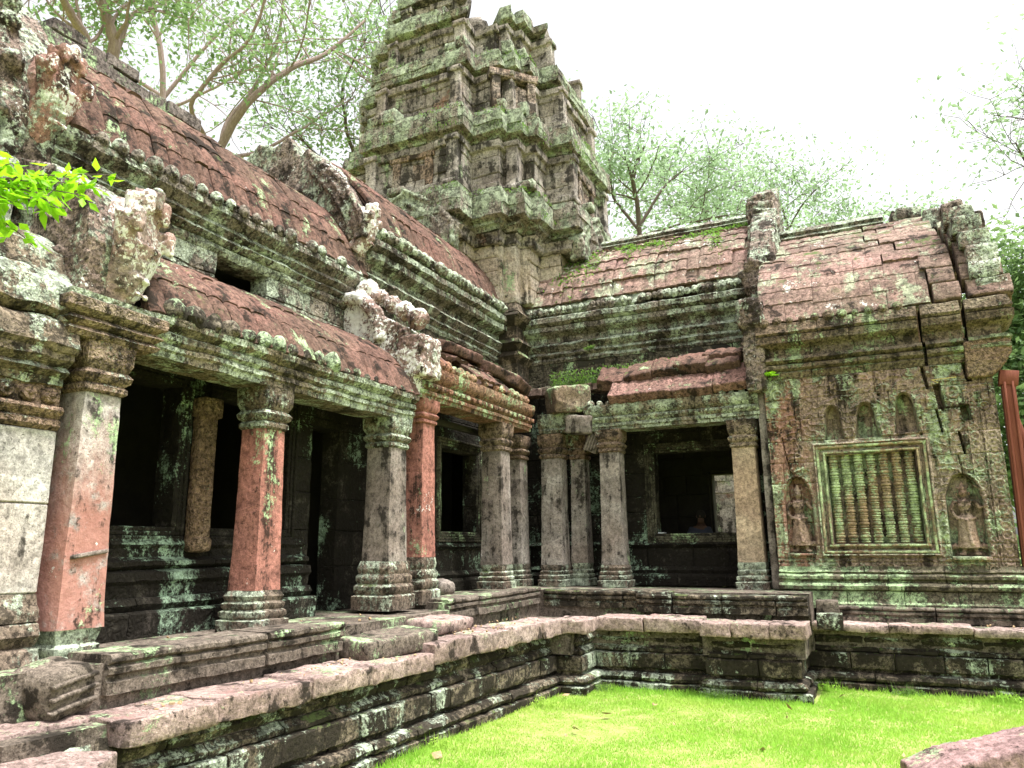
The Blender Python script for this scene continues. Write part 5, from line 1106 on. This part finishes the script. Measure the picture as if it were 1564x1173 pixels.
# vines and ferns on the far roofs
def on_uc(x, t):   # point on the upper roof C
    tt_ = np.array([0, .56, 1.2, 1.83, 2.45])/2.45; d = np.interp(t, tt_, [q[0] for q in UC]); z = np.interp(t, tt_, [q[1] for q in UC]); return np.array([x, 14.2-d-.02, z+.06])
r = np.random.default_rng(19)
pts = [on_uc(-5.35+r.normal(0, .28), np.clip(r.normal(.45, .2), 0, .95))+r.normal(0, .03, 3) for _ in range(900)]
scatter_leaves('creeper', pts, .075, 'vine', 'clump of creeper on the far roof beside the tower foot', 'plant', 2)
for (x0, t0, x1, t1_, nn, lb) in ((-4.6, .72, -3.3, .62, 330, 'trailing creeper strand along the middle of the far roof'), (-3.3, .62, -1.7, .95, 500, 'creeper climbing to the ridge near the upright gable'), (-2.5, .9, -2.3, .05, 300, 'creeper hanging down the right end of the far roof'), (-4.35, .75, -4.2, .4, 120, 'short creeper strand dangling on the far roof tiles')):
    pts = []
    for _ in range(nn):
        u = r.random(); pts.append(on_uc(x0+(x1-x0)*u+r.normal(0, .08), np.clip(t0+(t1_-t0)*u+.04*math.sin(u*12)+r.normal(0, .03), 0, 1))+r.normal(0, .02, 3))
    scatter_leaves('creeper', pts, .065, 'vine', lb, 'plant', nn)
def fern(base, n, L, label, mat='leaf3', seed=3, out=(0, -1, 0)):
    g = Geo(); r = np.random.default_rng(seed); lv = []
    for i in range(n):
        a = r.uniform(0, 6.283); d = np.array([math.cos(a), math.sin(a), r.uniform(.3, 1.2)])+np.array(out)*.5; d /= np.linalg.norm(d); l = L*r.uniform(.6, 1.1)
        pts = [np.array(base)+d*l*t-np.array([0, 0, .5*l*t*t]) for t in np.linspace(0, 1, 7)]; tube(g, pts, .003, 4)
        for p in pts[1:]: lv += [p+r.normal(0, .008, 3) for _ in range(5)]
    g.add(*leafmesh(np.array(lv), L*.28, r, elong=3)); return single('fern', g, M[mat], label, 'plant', smooth=False)
fern((-3.9, 13.95, 5.28), 16, .34, 'bright green fern growing at the foot of the far upper wall', seed=4)
fern((-1.38, 12.85, 4.75), 10, .2, 'small bright fern at the top left corner of the pavilion wall', seed=5)
fern((-4.9, 13.9, 5.9), 8, .16, 'tiny fern on the dark cornice near the inner corner', 'vine', seed=6)
pts = []; r = np.random.default_rng(29)
for _ in range(4200):
    x = r.uniform(-5.7, -1.7); pts.append((x, 13.72+abs(r.normal(0, .12)), 5.16+r.random()**2*.3*(1 if x < -3 else .5)))
g = Geo(); g.add(*leafmesh(np.array(pts), .05, r, droop=-.6)); single('moss_growth', g, M['vine'], 'fringe of moss and tiny plants along the ledge above the broken roof', 'moss', kind='stuff', smooth=False)
# hanging tufts on the tower ledges
pts = []
for z, m_, L_, w_ in ((9.4, 2.38, 3.18, 1.22), (11.3, 2.32, 3.08, 1.22), (12.95, 2.1, 2.7, 1.12), (8.95, 2.42, 3.22, 1.25), (10.9, 2.38, 3.12, 1.24), (14.2, 1.8, 2.35, 1.0)):
    path = red(m_, L_, w_)
    for a_, b_ in zip(path, path[1:]+path[:1]):
        a_ = np.array(a_); b_ = np.array(b_); L0 = np.linalg.norm(b_-a_)
        for _ in range(int(L0*110)):
            q = a_+(b_-a_)*r.random()
            if fbm(np.array([[q[0], q[1], z]]), 1.4, 2)[0] > .05 and (z < 13.5 or notch(q[0], q[1], z)): pts.append((q[0], q[1], z-abs(r.normal(0, .11))+.05))
g = Geo(); g.add(*leafmesh(np.array(pts), .06, r, droop=.9, elong=3.2)); single('hanging_moss', g, M['vine'], 'tufts of moss and grass hanging from the tower ledges', 'moss', kind='stuff', smooth=False)
# weeds along the foot of the terrace and fallen leaves
for i, (x, y, lb) in enumerate(((-4.1, 9.5, 'tuft of weeds against the left terrace wall near the corner'), (-3.85, 10.85, 'weed tuft in the inner corner of the lawn'), (-.9, 12.0, 'taller weed tuft right of the projecting terrace corner'), (.1, 12.05, 'weed tuft in front of the pavilion podium, left of two'), (1.25, 12.0, 'weed tuft in front of the pavilion podium near the right edge'), (-2.2, 10.85, 'weed tuft at the left foot of the projecting corner'), (-4.35, 7.2, 'low weed tuft midway along the left terrace wall'))):
    g = Geo(); r = np.random.default_rng(80+i); n = 90; a = r.uniform(0, 6.28, n); h = r.uniform(.06, .2, n); P = np.stack([x+r.normal(0, .11, n), y+r.normal(0, .05, n), np.zeros(n)-.02], -1)
    tip = P+np.stack([np.cos(a)*h*.5, np.sin(a)*h*.5, h], -1); w = np.stack([-np.sin(a), np.cos(a), 0*a], -1)*.004
    V = np.stack([P-w, P+w, tip], 1).reshape(-1, 3); g.add(V, np.arange(3*n).reshape(n, 3)); g.add(*leafmesh((P+tip)/2, .04, r))
    single('weed', g, M['vine'] if i % 2 else M['grass'], lb, 'plant', smooth=False)
for i, (px, py, lb) in enumerate(((870, 1060, 'largest dry leaf, by the inner corner'), (885, 1115, 'dry leaf in the middle of the lawn'), (1285, 1062, 'dry leaf near the projecting terrace corner'), (1098, 1060, 'dry leaf close to the right terrace wall'), (660, 1150, 'dry leaf near the left terrace wall'), (1380, 1150, 'dry leaf left of the fallen ridged stone'), (1210, 1085, 'small dry leaf right of the projecting terrace corner'), (935, 1090, 'small dry leaf below the inner corner'))):
    d = at(px, py, 1)-Vector((0, 0, 2)); p = Vector((0, 0, 2))+d*(-1.97/d.z); g = Geo(); r = np.random.default_rng(i)
    V, F = leafmesh(np.array([[p.x, p.y, .035]]), .13 if i else .2, r, droop=0, elong=1.3); g.add(V, F); g.add(V+[0, 0, -.002], [tuple(f[::-1]) for f in F]); single('fallen_leaf', g, M['dryleaf'], lb, 'leaf', group='dry leaves on the lawn', smooth=False)

# ================================================================== seen through the window: seated visitor and far masonry
def skin_fig(name, joints, edges, mat, label, cat):
    me = bpy.data.meshes.new(name); me.from_pydata([j[:3] for j in joints], edges, []); o = bpy.data.objects.new(name, me); C.objects.link(o)
    me.materials.append(mat); sk = o.modifiers.new('skin', 'SKIN')
    if not me.skin_vertices: me.skin_vertices.new() if hasattr(me.skin_vertices, 'new') else None
    for v, j in zip(me.skin_vertices[0].data, joints): v.radius = (j[3], j[3])
    me.skin_vertices[0].data[0].use_root = True
    s = o.modifiers.new('sub', 'SUBSURF'); s.levels = 2; s.render_levels = 2
    if label: o['label'] = label; o['category'] = cat
    return o
bx, by, bz = -3.42, 16.2, 1.82
J = [(0, 0, 0, .15), (0, .02, .22, .14), (.02, .04, .45, .15), (.04, .03, .58, .07), (.05, 0, .66, .055), (.06, -.02, .78, .09), (-.18, .03, .5, .06), (-.25, -.02, .28, .045), (-.12, -.18, .18, .035), (.2, .03, .5, .06), (.27, -.03, .28, .045), (.15, -.18, .18, .035), (-.1, -.38, .02, .085), (-.12, -.45, -.35, .06), (-.12, -.55, -.42, .04), (.12, -.38, .02, .085), (.13, -.45, -.35, .06), (.13, -.55, -.42, .04)]
ED = [(0, 1), (1, 2), (2, 3), (3, 4), (4, 5), (2, 6), (6, 7), (7, 8), (2, 9), (9, 10), (10, 11), (0, 12), (12, 13), (13, 14), (0, 15), (15, 16), (16, 17)]
skin = simple_mat('skin', (.15, .09, .06), (.17, .10, .07), 20, .6, .1); shirt = simple_mat('shade_darkened_shirt', (.09, .095, .12), (.07, .08, .10), 12, .8, .3); redm = simple_mat('red_cloth', (.45, .04, .03), (.4, .03, .03), 12, .8, .3)  # pale shirt given a dark colour that stands for the room's shade
body = skin_fig('person', J, ED, skin, 'person in a pale shirt seated in the dark room behind the far window', 'person'); body.location = (bx, by, bz)
J2 = [(0, 0, .02, .17), (0, .02, .22, .165), (.02, .04, .44, .17), (-.17, .03, .5, .08), (-.24, -.01, .32, .06), (.2, .03, .5, .08), (.26, -.02, .32, .06)]
s_ = skin_fig('shirt', J2, [(0, 1), (1, 2), (2, 3), (3, 4), (2, 5), (5, 6)], shirt, None, None); s_.parent = body
g = Geo(); ball(g, (.06, 0, .81), (.098, .105, .10), 12, 8); o = bpy.data.objects.new('hair', mesh_of('hair', g, M['vdark'], np.zeros(3))); C.objects.link(o); o.parent = body
# nose and ears
g = Geo(); ball(g, (.06, -.11, .77), (.015, .02, .022), 8, 6)
for a in (-1, 1): ball(g, (.06+a*.09, -.01, .77), (.012, .02, .03), 8, 6)
o = bpy.data.objects.new('face', mesh_of('face', g, skin, np.zeros(3))); C.objects.link(o); o.parent = body
g = Geo(); stone(g, (bx, 16.3, 1.45), (.9, .5, .6), r=.04); single('stone_bench', g, M['vdark'], 'low dark stone seat under the seated person', 'bench')
g = Geo(); stone(g, (-3.82, 14.1+.25, 2.235), (.3, .2, .02), r=.004); single('paper', g, simple_mat('white_paper', (.7, .7, .75), (.65, .65, .7), 9), 'white paper lying on the far window sill', 'paper')
far = thing('far_gallery', 'sunlit ruined gallery glimpsed through two window openings', 'gallery', (-4.5, 24.5, 0))
g = Geo(); wall_courses(g, [(-10, 24.5), (3, 24.5)], 0, 2.0, .35, jit=.02); part('wall', g, M['tower'], far, amp=.03); g = Geo(); stone(g, (-3.5, 27, 2.2), (13, .3, 4.4), cell=.6); part('rear_wall', g, M['tower'], far); g = Geo(); wall_courses(g, [(-10, 24.5), (3, 24.5)], 3.6, 5.2, .3, jit=.05, blk=.5); part('wall', g, M['tower'], far, amp=.03)
for i in range(12):
    g = Geo(); sqcol(g, -9.5+i*.95, 24.3, [(.17, 2.0), (.17, 2.15), (.12, 2.2), (.12, 3.4), (.16, 3.45), (.17, 3.62)]); part('pillar', g, M['greypillar'], far, amp=.01)
g = Geo(); tile_roof(g, (-10, 24.4), (3, 24.4), [(.1, 5.2), (-.2, 5.7), (-.9, 6.2)], crs=.4, pitch=.3); part('roof', g, M['pinkroof'], far)
scene.cycles.max_bounces = 6; scene.cycles.diffuse_bounces = 3; scene.cycles.transparent_max_bounces = 4


r = np.random.default_rng(77)
for i in range(22):
    x, y = r.uniform(-3.8, 3.2), r.uniform(6.3, 10.7); g = Geo(); V, F = leafmesh(np.array([[x, y, .03]]), .07, r, droop=0, elong=1.4); g.add(V, F); g.add(V+[0, 0, -.002], [tuple(f[::-1]) for f in F])
    single('fallen_leaf', g, M['dryleaf'], 'tiny brown leaf scattered on the open lawn', 'leaf', group='tiny leaves scattered on the lawn', smooth=False)

# crumbs and dry leaf litter lying on the terrace
r = np.random.default_rng(101); P = []
for _ in range(190):
    k = r.integers(0, 4)
    P.append([(r.uniform(-5.05, -4.55), r.uniform(3.8, 7.3), .905), (r.uniform(-4.9, -4.4), r.uniform(7.5, 10.3), 1.015), (r.uniform(-6.1, -5.3), r.uniform(4.3, 8.6), 1.215), (r.uniform(-4, 3), r.uniform(12.2, 12.55), .885)][k])
g = Geo(); V, F = leafmesh(np.array(P), .022, r, droop=0, elong=1.5); g.add(V, F)
for p in P[::3]: stone(g, (p[0]+.05, p[1]+.03, p[2]), tuple(r.uniform(.01, .035, 3)), tuple(r.uniform(0, 3, 3)), r=.006, cell=.05)
single('leaf_litter', g, M['dryleaf'], 'crumbs and dry leaf litter on the terrace ledges', 'litter', kind='stuff', smooth=False)

# undergrowth and farther trees closing the view behind the temple
r = np.random.default_rng(131); P = []
for _ in range(26000):
    a = R(r.uniform(-75, 75)); d = r.uniform(44, 58); P.append((d*math.sin(a), d*math.cos(a), abs(r.normal(0, 1.6))+.6*math.sin(a*23)+.3))
g = Geo(); g.add(*leafmesh(np.array(P), .55, r)); single('undergrowth', g, M['leaf1'], 'dense green undergrowth closing the ground behind the temple', 'undergrowth', kind='stuff', smooth=False)
T0 = [o for o in C.objects if o.name.startswith('tree') and o.get('category') == 'tree']
for k, (x, y, sc, lb) in enumerate(((14, 34, .8, 'mid-height tree off to the right behind the props'), (22, 40, .9, 'broad tree farthest to the right'), (9, 44, .8, 'small tree behind the pavilion corner'), (-33, 30, 1.0, 'tree far to the left behind the gallery'))):
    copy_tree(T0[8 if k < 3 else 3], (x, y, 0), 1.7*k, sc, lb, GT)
